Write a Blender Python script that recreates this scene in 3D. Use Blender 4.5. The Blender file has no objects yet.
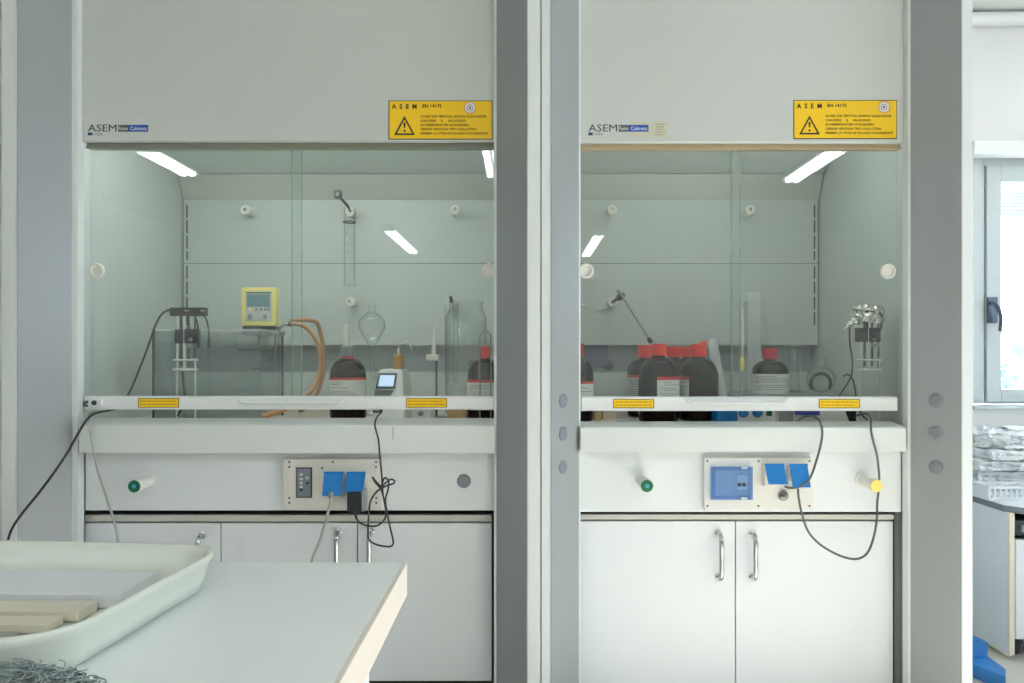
import bpy, bmesh, math, random
from mathutils import Vector, Matrix
random.seed(7)
S = bpy.context.scene
COL = S.collection

# ------------------------------------------------------------------ camera
E = 1.09                      # eye height (m)
F = 760.0                     # focal length in pixels of a 1024 px wide frame
VX, VY = 524.0, 355.0         # principal point in the frame
cam = bpy.data.cameras.new('camera')
cam.sensor_width = 36.0
cam.lens = F / 1024 * 36
cam.shift_x = (512 - VX) / 1024
cam.shift_y = (VY - 341.5) / 1024
cam.clip_start = 0.05
camo = bpy.data.objects.new('camera', cam)
COL.objects.link(camo)
camo.location = (0, 0, E)
camo.rotation_euler = (math.pi / 2, 0, 0)
S.camera = camo

# ------------------------------------------------------------------ world / light / exposure
W = bpy.data.worlds.new('sky'); S.world = W; W.use_nodes = True
wn = W.node_tree.nodes; wl = W.node_tree.links
bg = wn['Background']
bg.inputs['Color'].default_value = (0.74, 0.87, 1.0, 1)
bg.inputs['Strength'].default_value = 7.0
sun = bpy.data.lights.new('sun', 'SUN'); sun.energy = 20.0; sun.angle = math.radians(1.0); sun.color = (1.0, 0.985, 0.97)
suno = bpy.data.objects.new('sun', sun); COL.objects.link(suno)
suno.rotation_euler = Vector((-0.85, 0.10, -0.46)).to_track_quat('-Z', 'Y').to_euler()
TUBE = 14.5                   # radiance of the ceiling tubes
vs = S.view_settings
vs.view_transform = 'Standard'; vs.look = 'None'; vs.gamma = 1.0; vs.use_curve_mapping = False
vs.exposure = 0.66
S.cycles.use_denoising = True
S.cycles.max_bounces = 10; S.cycles.transparent_max_bounces = 32
S.cycles.diffuse_bounces = 5
S.cycles.sample_clamp_indirect = 6.0

# ------------------------------------------------------------------ materials
def srgb(r, g, b):
    f = lambda c: (c / 255 / 12.92) if c / 255 <= 0.04045 else ((c / 255 + 0.055) / 1.055) ** 2.4
    return (f(r), f(g), f(b), 1)
MATS = {}
def mat(name, col, rough=0.5, metal=0.0, bump=0.0, bscale=300.0, var=0.0, vscale=4.0, emit=None, estr=0.0, coat=0.0, trans=0.0, spec=0.5):
    m = bpy.data.materials.new(name); m.use_nodes = True
    nt = m.node_tree; n = nt.nodes; l = nt.links; p = n['Principled BSDF']
    p.inputs['Base Color'].default_value = col
    p.inputs['Roughness'].default_value = rough
    p.inputs['Metallic'].default_value = metal
    p.inputs['Specular IOR Level'].default_value = spec
    if coat: p.inputs['Coat Weight'].default_value = coat
    if trans: p.inputs['Transmission Weight'].default_value = trans
    if emit:
        p.inputs['Emission Color'].default_value = emit; p.inputs['Emission Strength'].default_value = estr
    tc = None
    if bump or var:
        tc = n.new('ShaderNodeTexCoord')
    if var:
        no = n.new('ShaderNodeTexNoise'); no.inputs['Scale'].default_value = vscale; no.inputs['Detail'].default_value = 5
        l.new(tc.outputs['Object'], no.inputs['Vector'])
        mx = n.new('ShaderNodeMix'); mx.data_type = 'RGBA'
        mx.inputs[6].default_value = tuple(c * (1 - var) for c in col[:3]) + (1,)
        mx.inputs[7].default_value = tuple(min(1, c * (1 + var)) for c in col[:3]) + (1,)
        l.new(no.outputs['Fac'], mx.inputs[0]); l.new(mx.outputs[2], p.inputs['Base Color'])
    if bump:
        nb = n.new('ShaderNodeTexNoise'); nb.inputs['Scale'].default_value = bscale; nb.inputs['Detail'].default_value = 2
        l.new(tc.outputs['Object'], nb.inputs['Vector'])
        b = n.new('ShaderNodeBump'); b.inputs['Strength'].default_value = bump; b.inputs['Distance'].default_value = 0.002
        l.new(nb.outputs['Fac'], b.inputs['Height']); l.new(b.outputs['Normal'], p.inputs['Normal'])
    MATS[name] = m
    return m
def glassmat(name, tint, gain=1.0, f0=0.04, rough=0.0, veil=0.0, veilcol=(0.8, 0.85, 0.83, 1)):
    """thin clear pane: tinted transmission plus mirror reflection that grows towards grazing view"""
    m = bpy.data.materials.new(name); m.use_nodes = True
    nt = m.node_tree; n = nt.nodes; l = nt.links
    for x in list(n): n.remove(x)
    out = n.new('ShaderNodeOutputMaterial')
    ge = n.new('ShaderNodeNewGeometry')
    dp = n.new('ShaderNodeVectorMath'); dp.operation = 'DOT_PRODUCT'
    l.new(ge.outputs['Incoming'], dp.inputs[0]); l.new(ge.outputs['Normal'], dp.inputs[1])
    ab = n.new('ShaderNodeMath'); ab.operation = 'ABSOLUTE'; l.new(dp.outputs['Value'], ab.inputs[0])
    om = n.new('ShaderNodeMath'); om.operation = 'SUBTRACT'; om.inputs[0].default_value = 1.0; l.new(ab.outputs[0], om.inputs[1])
    pw = n.new('ShaderNodeMath'); pw.operation = 'POWER'; pw.inputs[1].default_value = 5.0; l.new(om.outputs[0], pw.inputs[0])
    ma = n.new('ShaderNodeMath'); ma.operation = 'MULTIPLY_ADD'; ma.inputs[1].default_value = (1 - f0) * gain; ma.inputs[2].default_value = f0 * gain
    l.new(pw.outputs[0], ma.inputs[0])
    tr = n.new('ShaderNodeBsdfTransparent'); tr.inputs['Color'].default_value = tint
    gl = n.new('ShaderNodeBsdfGlossy'); gl.inputs['Color'].default_value = (1, 1, 1, 1); gl.inputs['Roughness'].default_value = rough
    body = tr.outputs[0]
    if veil:
        df = n.new('ShaderNodeBsdfDiffuse'); df.inputs['Color'].default_value = veilcol
        mv = n.new('ShaderNodeMixShader'); mv.inputs[0].default_value = veil
        l.new(tr.outputs[0], mv.inputs[1]); l.new(df.outputs[0], mv.inputs[2]); body = mv.outputs[0]
    mx = n.new('ShaderNodeMixShader')
    l.new(ma.outputs[0], mx.inputs[0]); l.new(body, mx.inputs[1]); l.new(gl.outputs[0], mx.inputs[2])
    l.new(mx.outputs[0], out.inputs['Surface'])
    MATS[name] = m
    return m
def edge_tint(name, dark, power=2.5):
    # a curved glass wall is seen through more glass at its rim, so it darkens there
    m = MATS[name]; n = m.node_tree.nodes; l = m.node_tree.links
    tr = [x for x in n if x.type == 'BSDF_TRANSPARENT'][0]; om = [x for x in n if x.type == 'MATH' and x.operation == 'SUBTRACT'][0]
    pw = n.new('ShaderNodeMath'); pw.operation = 'POWER'; pw.inputs[1].default_value = power; l.new(om.outputs[0], pw.inputs[0])
    mx = n.new('ShaderNodeMix'); mx.data_type = 'RGBA'; mx.inputs[6].default_value = tuple(tr.inputs['Color'].default_value); mx.inputs[7].default_value = dark
    l.new(pw.outputs[0], mx.inputs[0]); l.new(mx.outputs[2], tr.inputs['Color'])
def emis(name, col, s):
    m = bpy.data.materials.new(name); m.use_nodes = True
    n = m.node_tree.nodes; l = m.node_tree.links
    for x in list(n): n.remove(x)
    o = n.new('ShaderNodeOutputMaterial'); e = n.new('ShaderNodeEmission')
    e.inputs['Color'].default_value = col; e.inputs['Strength'].default_value = s
    l.new(e.outputs[0], o.inputs['Surface']); MATS[name] = m
    return m

mat('hood_white', srgb(226, 231, 230), 0.38, bump=0.06, bscale=900)
mat('header_white', srgb(204, 207, 202), 0.30, bump=0.10, bscale=700, var=0.015, vscale=1.5)
mat('splay_grey', srgb(154, 159, 160), 0.30, bump=0.06, bscale=900)
mat('plug_grey', srgb(128, 133, 140), 0.5, bump=0.1, bscale=600)
mat('liner', srgb(200, 208, 205), 0.42, var=0.02, vscale=3)
mat('liner_slope', srgb(190, 196, 190), 0.30)
mat('plenum', srgb(196, 204, 210), 0.6)
mat('worktop', srgb(205, 196, 178), 0.35, var=0.05, vscale=30)
mat('sill', srgb(222, 227, 224), 0.35, var=0.02, vscale=12)
mat('fascia', srgb(232, 236, 237), 0.4)
mat('cab_white', srgb(234, 238, 240), 0.45)
mat('cab_trim', srgb(205, 205, 196), 0.45)
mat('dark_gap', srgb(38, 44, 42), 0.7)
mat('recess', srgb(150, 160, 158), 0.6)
mat('seam', srgb(70, 80, 82), 0.5)
mat('grey_side', srgb(120, 130, 126), 0.6)
mat('trim_tan', srgb(188, 170, 136), 0.4)
mat('trim_olive', srgb(138, 140, 124), 0.4)
mat('sash_white', srgb(238, 240, 239), 0.3)
mat('chrome', srgb(200, 203, 204), 0.18, metal=1.0)
mat('bright_steel', srgb(214, 218, 218), 0.3, metal=0.5)
mat('print_grey', srgb(158, 160, 158), 0.6)
mat('steel', srgb(150, 154, 154), 0.28, metal=1.0)
mat('dark_steel', srgb(92, 94, 90), 0.35, metal=0.9)
mat('black_plastic', srgb(34, 38, 44), 0.4)
mat('black_cable', srgb(44, 46, 48), 0.45)
mat('grey_cable', srgb(172, 174, 168), 0.5)
mat('mid_cable', srgb(92, 94, 96), 0.5)
mat('yellow_label', srgb(250, 205, 20), 0.45)
mat('ink_black', srgb(42, 34, 24), 0.6)
mat('ink_brown', srgb(84, 56, 14), 0.6)
mat('print_ochre', srgb(178, 130, 24), 0.6)
mat('ink_grey', srgb(96, 98, 100), 0.6)
mat('logo_blue', srgb(32, 84, 178), 0.5)
mat('logo_grey', srgb(84, 96, 100), 0.5)
mat('logo_navy', srgb(24, 62, 104), 0.5)
mat('print_white', srgb(235, 238, 240), 0.5)
mat('faded_paper', srgb(206, 204, 184), 0.6)
mat('faded_ink', srgb(176, 170, 146), 0.6)
mat('seal_white', srgb(226, 222, 218), 0.5)
mat('seal_red', srgb(182, 96, 90), 0.5)
mat('white_plastic', srgb(232, 230, 222), 0.4)
mat('knob_green', srgb(22, 112, 70), 0.35)
mat('knob_blue', srgb(80, 170, 214), 0.35)
mat('knob_yellow', srgb(246, 222, 120), 0.35)
mat('box_grey', srgb(228, 224, 216), 0.5)
mat('screw', srgb(110, 108, 100), 0.4, metal=0.6)
mat('socket_blue', srgb(14, 128, 206), 0.4)
mat('keypad', srgb(122, 130, 142), 0.4)
mat('keypad_frame', srgb(52, 54, 58), 0.4)
mat('key_light', srgb(206, 208, 196), 0.4)
mat('breaker_body', srgb(200, 208, 218), 0.4)
mat('amber', srgb(24, 17, 15), 0.04, coat=0.0, spec=0.16)
mat('cap_red', srgb(236, 48, 38), 0.35)
mat('cap_crimson', srgb(196, 20, 56), 0.35)
mat('cap_grey', srgb(122, 128, 134), 0.45)
mat('label_white', srgb(226, 228, 224), 0.6)
mat('label_red', srgb(214, 52, 40), 0.6)
mat('circ_yellow', srgb(247, 232, 142), 0.4)
mat('circ_grey', srgb(205, 206, 204), 0.45)
mat('lcd', srgb(122, 158, 164), 0.2)
mat('hose', srgb(190, 142, 98), 0.35, var=0.1, vscale=60)
mat('meter_white', srgb(228, 230, 226), 0.35)
mat('meter_dark', srgb(58, 68, 76), 0.35)
mat('meter_grey', srgb(150, 154, 156), 0.4)
emis('meter_screen', (0.55, 0.72, 0.95, 1), 0.75)
mat('amber_liquid', srgb(176, 130, 44), 0.3)
mat('device_blue', srgb(20, 120, 190), 0.35)
mat('device_violet', srgb(52, 74, 170), 0.4)
mat('lavender', srgb(142, 146, 184), 0.5)
mat('cardboard', srgb(196, 168, 124), 0.7, var=0.06, vscale=40)
mat('foil', srgb(214, 214, 208), 0.22, metal=0.9, bump=0.5, bscale=120)
mat('desk_top', srgb(240, 243, 243), 0.35, var=0.03, vscale=5)
mat('desk_edge', srgb(226, 216, 204), 0.5, var=0.02, vscale=10)
mat('tray_enamel', srgb(228, 232, 222), 0.25)
mat('paper_white', srgb(226, 230, 234), 0.6)
mat('paper_beige', srgb(222, 215, 198), 0.6, var=0.05, vscale=30)
mat('wire_wool', srgb(160, 172, 172), 0.45, metal=0.3, var=0.3, vscale=40)
mat('wall_paint', srgb(236, 234, 231), 0.7, bump=0.05, bscale=200)
mat('ceiling_paint', srgb(238, 238, 234), 0.8)
mat('floor_tile', srgb(212, 206, 196), 0.4, var=0.06, vscale=25)
mat('grout', srgb(150, 136, 116), 0.8)
mat('frame_grey', srgb(206, 212, 212), 0.4)
mat('frame_line', srgb(120, 126, 126), 0.5)
mat('handle_dark', srgb(84, 92, 106), 0.35, metal=0.5)
mat('blind', srgb(206, 214, 226), 0.5)
mat('shutter_box', srgb(244, 243, 240), 0.5)
mat('wood_rail', srgb(188, 150, 120), 0.5, var=0.05, vscale=20)
mat('bench_top', srgb(232, 236, 238), 0.4)
mat('bench_edge', srgb(124, 130, 136), 0.5)
mat('bench_white', srgb(230, 234, 238), 0.5)
mat('bench_cream', srgb(236, 228, 206), 0.5)
mat('rubber', srgb(70, 72, 74), 0.6)
mat('blue_metal', srgb(54, 128, 196), 0.4)
mat('outside_ground', srgb(190, 190, 184), 0.9)
mat('outside_leaf', srgb(120, 150, 140), 0.9, var=0.3, vscale=3)
mat('fixture', srgb(240, 240, 238), 0.4)
emis('tube', (0.90, 0.975, 1.0, 1), TUBE)
glassmat('sash_glass', (0.95, 0.97, 0.958, 1), veil=0.022)
glassmat('glass_edge', (0.62, 0.82, 0.74, 1), veil=0.25, veilcol=(0.55, 0.72, 0.66, 1))
glassmat('lab_glass', (0.955, 0.97, 0.965, 1), gain=1.1, f0=0.05)
edge_tint('lab_glass', (0.12, 0.15, 0.15, 1), 3.0)
glassmat('tank_glass', (0.88, 0.90, 0.905, 1), gain=1.0, f0=0.05, veil=0.03)
glassmat('window_glass', (0.96, 0.98, 0.985, 1))
glassmat('blue_acrylic', (0.74, 0.84, 0.95, 1), veil=0.08, veilcol=(0.35, 0.5, 0.75, 1))
glassmat('frosted', (0.95, 0.96, 0.96, 1), veil=0.38, veilcol=(0.9, 0.92, 0.92, 1))

def newsprint():
    m = mat('newsprint', srgb(222, 224, 226), 0.7)
    nt = m.node_tree; n = nt.nodes; l = nt.links; p = n['Principled BSDF']
    tc = n.new('ShaderNodeTexCoord'); mp_ = n.new('ShaderNodeMapping'); mp_.inputs['Scale'].default_value = (34, 16, 80)
    no = n.new('ShaderNodeTexNoise'); no.inputs['Scale'].default_value = 1.0; no.inputs['Detail'].default_value = 3
    l.new(tc.outputs['Object'], mp_.inputs['Vector']); l.new(mp_.outputs['Vector'], no.inputs['Vector'])
    r = n.new('ShaderNodeValToRGB'); r.color_ramp.elements[0].position = 0.50; r.color_ramp.elements[0].color = srgb(236, 237, 238); r.color_ramp.elements[1].position = 0.64; r.color_ramp.elements[1].color = srgb(178, 184, 192)
    l.new(no.outputs['Fac'], r.inputs['Fac']); l.new(r.outputs['Color'], p.inputs['Base Color'])
newsprint()

# ------------------------------------------------------------------ helpers
WL = {}                                         # world location of each object
def X(px, D): return (px - VX) * D / F
def Z(py, D): return E - (py - VY) * D / F
def P(px, py, D): return Vector((X(px, D), D, Z(py, D)))

def link(o, parent, loc):
    loc = Vector(loc); WL[o.name] = loc
    COL.objects.link(o)
    if parent is not None:
        o.parent = parent; o.location = loc - WL[parent.name]
    else:
        o.location = loc
    return o
def tag(o, label=None, cat=None, group=None, kind=None):
    if label: o['label'] = label
    if cat: o['category'] = cat
    if group: o['group'] = group
    if kind: o['kind'] = kind
    return o
def thing(name, loc, label, cat, group=None):
    o = bpy.data.objects.new(name, None); o.empty_display_size = 0.05
    link(o, None, loc)
    return tag(o, label, cat, group)
def finish(name, bm, m, parent=None, smooth=False, origin=None):
    bm.verts.ensure_lookup_table()
    if origin is None:
        xs = [v.co for v in bm.verts]
        lo = Vector([min(c[i] for c in xs) for i in range(3)]); hi = Vector([max(c[i] for c in xs) for i in range(3)])
        origin = Vector(((lo.x + hi.x) / 2, (lo.y + hi.y) / 2, lo.z))
    origin = Vector(origin)
    for v in bm.verts: v.co -= origin
    bmesh.ops.recalc_face_normals(bm, faces=bm.faces)
    me = bpy.data.meshes.new(name); bm.to_mesh(me); bm.free()
    if smooth:
        for f in me.polygons: f.use_smooth = True
    for mm in (m if isinstance(m, (list, tuple)) else [m]): me.materials.append(MATS[mm])
    o = bpy.data.objects.new(name, me)
    return link(o, parent, origin)
def addbox(bm, x0, x1, y0, y1, z0, z1, bev=0.0, mi=0):
    r = bmesh.ops.create_cube(bm, size=1.0)
    vs_ = r['verts']
    for v in vs_:
        v.co = Vector(((x0 + x1) / 2 + v.co.x * (x1 - x0), (y0 + y1) / 2 + v.co.y * (y1 - y0), (z0 + z1) / 2 + v.co.z * (z1 - z0)))
    fs = set(f for v in vs_ for f in v.link_faces)
    for f in fs: f.material_index = mi
    if bev > 0:
        es = set(e for v in vs_ for e in v.link_edges)
        bmesh.ops.bevel(bm, geom=list(es), offset=bev, segments=2, affect='EDGES', profile=0.6)
def box(name, x0, x1, y0, y1, z0, z1, m, parent=None, bev=0.0):
    bm = bmesh.new(); addbox(bm, min(x0, x1), max(x0, x1), min(y0, y1), max(y0, y1), min(z0, z1), max(z0, z1), bev)
    return finish(name, bm, m, parent)
def pbox(name, px0, px1, py0, py1, D0, D1, m, parent=None, bev=0.0):
    """box whose front face, at depth D0, is measured in picture coordinates"""
    return box(name, X(px0, D0), X(px1, D0), D0, D1, Z(py1, D0), Z(py0, D0), m, parent, bev)
def addprism(bm, pts, a, b, axis='z'):
    def co(p, t):
        if axis == 'z': return Vector((p[0], p[1], t))
        if axis == 'x': return Vector((t, p[0], p[1]))
        return Vector((p[0], t, p[1]))
    v0 = [bm.verts.new(co(p, a)) for p in pts]; v1 = [bm.verts.new(co(p, b)) for p in pts]
    bm.faces.new(v0); bm.faces.new(list(reversed(v1)))
    n = len(pts)
    for i in range(n): bm.faces.new((v0[i], v0[(i + 1) % n], v1[(i + 1) % n], v1[i]))
def prism(name, pts, a, b, axis, m, parent=None, bev=0.0):
    bm = bmesh.new(); addprism(bm, pts, a, b, axis)
    if bev: bmesh.ops.bevel(bm, geom=list(bm.edges), offset=bev, segments=2, affect='EDGES', profile=0.6)
    return finish(name, bm, m, parent)
def frame_of(d):
    d = Vector(d).normalized(); u = d.orthogonal().normalized(); return d, u, d.cross(u)
def addlathe(bm, prof, c, d=(0, 0, 1), seg=24, a0=0.0, a1=2 * math.pi):
    """profile of (radius, distance along d) turned about the axis d through c"""
    d = Vector(d).normalized()
    if abs(d.z) > 0.999: u, w = Vector((1, 0, 0)), Vector((0, 1, 0))
    else:
        u = d.cross(Vector((0, 0, 1))).normalized(); w = d.cross(u)
    c = Vector(c); full = abs(a1 - a0 - 2 * math.pi) < 1e-6
    n = seg if full else seg + 1
    rings = []
    for r, t in prof:
        if r < 1e-7: rings.append([bm.verts.new(c + d * t)])
        else: rings.append([bm.verts.new(c + d * t + (u * math.cos(a0 + (a1 - a0) * k / seg) + w * math.sin(a0 + (a1 - a0) * k / seg)) * r) for k in range(n)])
    for A, B in zip(rings[:-1], rings[1:]):
        for k in range(seg if full else seg):
            k2 = (k + 1) % n
            a = A[k % len(A)], A[k2 % len(A)]; b = B[k % len(B)], B[k2 % len(B)]
            vs_ = []
            for v in (a[0], a[1], b[1], b[0]):
                if v not in vs_: vs_.append(v)
            if len(vs_) >= 3: bm.faces.new(vs_)
def lathe(name, prof, c, m, parent=None, d=(0, 0, 1), seg=24, smooth=True, a0=0.0, a1=2 * math.pi):
    bm = bmesh.new(); addlathe(bm, prof, c, d, seg, a0, a1)
    o = finish(name, bm, m, parent, smooth)
    if smooth:
        for e in o.data.edges: pass
        o.data.set_sharp_from_angle(angle=math.radians(38))
    return o
def cat(pts, sub):
    pts = [Vector(p) for p in pts]
    if len(pts) < 3: return pts
    q = [2 * pts[0] - pts[1]] + pts + [2 * pts[-1] - pts[-2]]
    out = []
    for i in range(1, len(q) - 2):
        p0, p1, p2, p3 = q[i - 1:i + 3]
        for k in range(sub):
            t = k / sub
            out.append(0.5 * ((2 * p1) + (p2 - p0) * t + (2 * p0 - 5 * p1 + 4 * p2 - p3) * t * t + (3 * p1 - p0 - 3 * p2 + p3) * t ** 3))
    out.append(pts[-1]); return out
def addtube(bm, pts, r, seg=8, sub=6, closed=False):
    pts = cat(pts, sub) if sub > 1 else [Vector(p) for p in pts]
    n = len(pts); rings = []
    u = None
    for i, p in enumerate(pts):
        d = (pts[min(i + 1, n - 1)] - pts[max(i - 1, 0)])
        if d.length < 1e-9: d = Vector((0, 0, 1))
        d.normalize()
        if u is None: u = d.orthogonal().normalized()
        u = (u - d * u.dot(d))
        u = u.normalized() if u.length > 1e-6 else d.orthogonal().normalized()
        w = d.cross(u)
        rr = r(i / (n - 1)) if callable(r) else r
        rings.append([bm.verts.new(p + (u * math.cos(2 * math.pi * k / seg) + w * math.sin(2 * math.pi * k / seg)) * rr) for k in range(seg)])
    for A, B in zip(rings[:-1], rings[1:]):
        for k in range(seg): bm.faces.new((A[k], A[(k + 1) % seg], B[(k + 1) % seg], B[k]))
    bm.faces.new(list(reversed(rings[0]))); bm.faces.new(rings[-1])
def tube(name, pts, r, m, parent=None, seg=8, sub=6):
    bm = bmesh.new(); addtube(bm, pts, r, seg, sub)
    o = finish(name, bm, m, parent, True); o.data.set_sharp_from_angle(angle=math.radians(50)); return o
def text(name, s, px, py, D, hpx, m, parent, wpx=None, spacing=1.0, D_off=0.0, bold=0.0):
    """lettering printed on a surface facing the camera; px,py = left end of the baseline, hpx = cap height"""
    cu = bpy.data.curves.new(name, 'FONT'); cu.body = s; cu.size = 1.0; cu.resolution_u = 2
    cu.space_character = spacing; cu.offset = bold
    tmp = bpy.data.objects.new(name, cu); COL.objects.link(tmp)
    dg = bpy.context.evaluated_depsgraph_get()
    me = bpy.data.meshes.new_from_object(tmp.evaluated_get(dg))
    COL.objects.unlink(tmp); bpy.data.objects.remove(tmp); bpy.data.curves.remove(cu)
    xs = [v.co.x for v in me.vertices]; ys = [v.co.y for v in me.vertices]
    if not xs: return None
    x0, x1 = min(xs), max(xs)
    sy = hpx * D / F / 0.70
    sx = (wpx * D / F / (x1 - x0)) if wpx else sy
    o0 = P(px, py, D)
    bm = bmesh.new(); bm.from_mesh(me); bpy.data.meshes.remove(me)
    for v in bm.verts: v.co = Vector((o0.x + (v.co.x - x0) * sx, D + D_off, o0.z + v.co.y * sy))
    r = bmesh.ops.extrude_face_region(bm, geom=list(bm.faces))
    for v in [g for g in r['geom'] if isinstance(g, bmesh.types.BMVert)]: v.co.y -= 0.0003
    return finish(name, bm, m, parent)

# ================================================================== THE ROOM
RX0, RX1, RY0, RY1, CZ = -4.7, 4.3, -9.0, 3.80, 2.80
floor = tag(box('floor', RX0, RX1, RY0, RY1 + 0.25, -0.08, -0.004, 'grout'), kind='structure')
TS = 0.40
tile_me = None
for i in range(-1, 8):
    for j in range(-2, 10):
        x0 = 0.30 + i * TS * 1.0; y0 = 0.12 + j * TS
        if y0 + TS > RY1 - 0.0: continue
        if tile_me is None:
            t = box('tile', x0 + .002, x0 + TS - .002, y0 + .002, y0 + TS - .002, -0.004, 0.0, 'floor_tile', floor, 0.0012)
            tile_me = t.data
        else:
            t = bpy.data.objects.new('tile', tile_me); link(t, floor, (x0 + TS / 2, y0 + TS / 2, -0.004))
# the rest of the floor, behind and beside the camera
bm = bmesh.new()
addbox(bm, RX0, -0.102, RY0, RY1, -0.004, -0.0004); addbox(bm, -0.102, RX1, RY0, -0.682, -0.004, -0.0004)
addbox(bm, 3.50, RX1, -0.682, RY1, -0.004, -0.0004)
tag(finish('far_floor_tiles', bm, 'floor_tile', floor), kind='stuff')
tag(box('ceiling', RX0, RX1, RY0, RY1 + 0.25, CZ, CZ + 0.1, 'ceiling_paint'), kind='structure')
tag(box('wall_left', RX0 - 0.1, RX0, RY0, RY1, 0, CZ, 'wall_paint'), kind='structure')
tag(box('wall_front', RX0, RX1, RY0 - 0.1, RY0, 0, CZ, 'wall_paint'), kind='structure')
# window wall behind the hoods: opening measured in the picture
WD = RY1
wx0, wx1 = X(973, WD), X(973, WD) + 1.30
wz0, wz1 = Z(407, WD), Z(155, WD)
bm = bmesh.new()
addbox(bm, RX0, wx0, WD, WD + 0.25, 0, CZ); addbox(bm, wx1, RX1, WD, WD + 0.25, 0, CZ)
addbox(bm, wx0, wx1, WD, WD + 0.25, 0, wz0); addbox(bm, wx0, wx1, WD, WD + 0.25, wz1, CZ)
tag(finish('wall_back', bm, 'wall_paint'), kind='structure')
# right wall with a wide window outside the frame
def wall_right():
    bm = bmesh.new()
    ys = [RY0, -0.7, 1.55, RY1 + 0.25]
    za, zb = 1.30, 2.32
    for k, (a, b) in enumerate(zip(ys[:-1], ys[1:])):
        if k == 1:
            addbox(bm, RX1, RX1 + 0.2, a, b, 0, za); addbox(bm, RX1, RX1 + 0.2, a, b, zb, CZ)
        else: addbox(bm, RX1, RX1 + 0.2, a, b, 0, CZ)
    tag(finish('wall_right', bm, 'wall_paint'), kind='structure')
    for nm, a, b in (('window_2', -0.7, 1.55),):
        bm = bmesh.new(); x0, x1 = RX1 + 0.08, RX1 + 0.13
        addbox(bm, x0, x1, a, b, za, za + 0.06); addbox(bm, x0, x1, a, b, zb - 0.06, zb)
        for q in (a, (a + b) / 2 - 0.03, b - 0.06): addbox(bm, x0, x1, q, q + 0.06, za + 0.06, zb - 0.06)
        w = tag(finish(nm, bm, 'frame_grey'), kind='structure')
        for q0, q1 in ((a + 0.06, (a + b) / 2 - 0.03), ((a + b) / 2 + 0.03, b - 0.06)):
            box('pane', x0 + 0.02, x0 + 0.026, q0, q1, za + 0.06, zb - 0.06, 'window_glass', w)
        pl = bpy.data.lights.new(nm + '_portal', 'AREA'); pl.shape = 'RECTANGLE'; pl.size = b - a; pl.size_y = zb - za; pl.cycles.is_portal = True
        po = bpy.data.objects.new(nm + '_portal', pl); COL.objects.link(po); po.location = (RX1 + 0.16, (a + b) / 2, (za + zb) / 2)
        po.rotation_euler = Vector((-1, 0, 0)).to_track_quat('-Z', 'Z').to_euler()
wall_right()
pl = bpy.data.lights.new('window_1_portal', 'AREA'); pl.shape = 'RECTANGLE'; pl.size = wx1 - wx0; pl.size_y = wz1 - wz0; pl.cycles.is_portal = True
po = bpy.data.objects.new('window_1_portal', pl); COL.objects.link(po); po.location = ((wx0 + wx1) / 2, WD + 0.22, (wz0 + wz1) / 2)
po.rotation_euler = Vector((0, -1, 0)).to_track_quat('-Z', 'Z').to_euler()

# the visible window: fixed frame, casement with handle, pane, slatted blind, roller box, sill
def window_visible():
    D = WD + 0.03
    xa, xb = X(974, D), wx1 - 0.01
    za, zb = Z(404, D), Z(157, D)
    fx = X(985, D); gx = X(1000, D); gz0 = Z(389, D); gz1 = Z(182, D)
    bm = bmesh.new()
    addbox(bm, xa, fx - 0.003, D, D + 0.07, za, zb, 0.003)
    addbox(bm, fx - 0.003, xb, D, D + 0.07, Z(166, D), zb, 0.003)
    addbox(bm, fx - 0.003, xb, D, D + 0.07, za, Z(402, D), 0.002)
    addbox(bm, xb - 0.06, xb, D, D + 0.07, Z(402, D), Z(166, D), 0.002)
    w = tag(finish('window_1', bm, 'frame_grey'), kind='structure')
    bm = bmesh.new(); y0 = D - 0.012
    addbox(bm, fx + 0.003, gx, y0, D + 0.06, Z(402, D), Z(166, D), 0.004)
    addbox(bm, gx, xb - 0.06, y0, D + 0.06, Z(402, D), gz0, 0.004); addbox(bm, gx, xb - 0.06, y0, D + 0.06, gz1, Z(166, D), 0.004)
    addbox(bm, xb - 0.14, xb - 0.06, y0, D + 0.06, gz0, gz1, 0.004)
    finish('casement_frame', bm, 'frame_grey', w)
    box('frame_gap', fx - 0.003, fx + 0.003, D + 0.01, D + 0.05, za + 0.01, Z(166, D), 'frame_line', w)
    box('pane', gx - 0.005, xb - 0.13, D + 0.03, D + 0.036, gz0 - 0.005, gz1 + 0.005, 'window_glass', w)
    # handle
    h = pbox('handle_plate', 988, 998, 297, 323, y0 - 0.012, y0, 'handle_dark', w, 0.002)
    tube('handle_lever', [P(993, 303, y0 - 0.012), P(993, 303, y0 - 0.05), P(997, 306, y0 - 0.056), P(1001, 317, y0 - 0.056), P(1000, 331, y0 - 0.05)], 0.009, 'handle_dark', h)
    # exterior blind slats, drawn up
    Db = D + 0.12
    for k in range(8):
        zc = Z(186 + k * 3.4, Db)
        o = box('blind_slat', X(1001, Db), xb - 0.1, Db, Db + 0.03, zc - 0.005, zc + 0.005, 'blind', w)
    box('blind_rail', X(1001, Db), xb - 0.1, Db - 0.005, Db + 0.03, Z(217, Db), Z(212, Db), 'blind', w, 0.002)
    box('sill_board', wx0 - 0.02, wx1 + 0.05, WD - 0.05, WD + 0.1, Z(408.5, WD), Z(405.5, WD), 'frame_grey', w, 0.003)
    s = box('roller_box', wx0 - 0.05, wx1 + 0.1, WD - 0.09, WD, Z(154, WD - .09), Z(140, WD - .09), 'shutter_box', w, 0.012)
window_visible()
tag(box('trim_1', X(973, WD - .04), RX1, WD - 0.035, WD, Z(432.5, WD - .035), Z(429.0, WD - .035), 'wood_rail', None, 0.003), kind='structure')
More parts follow.
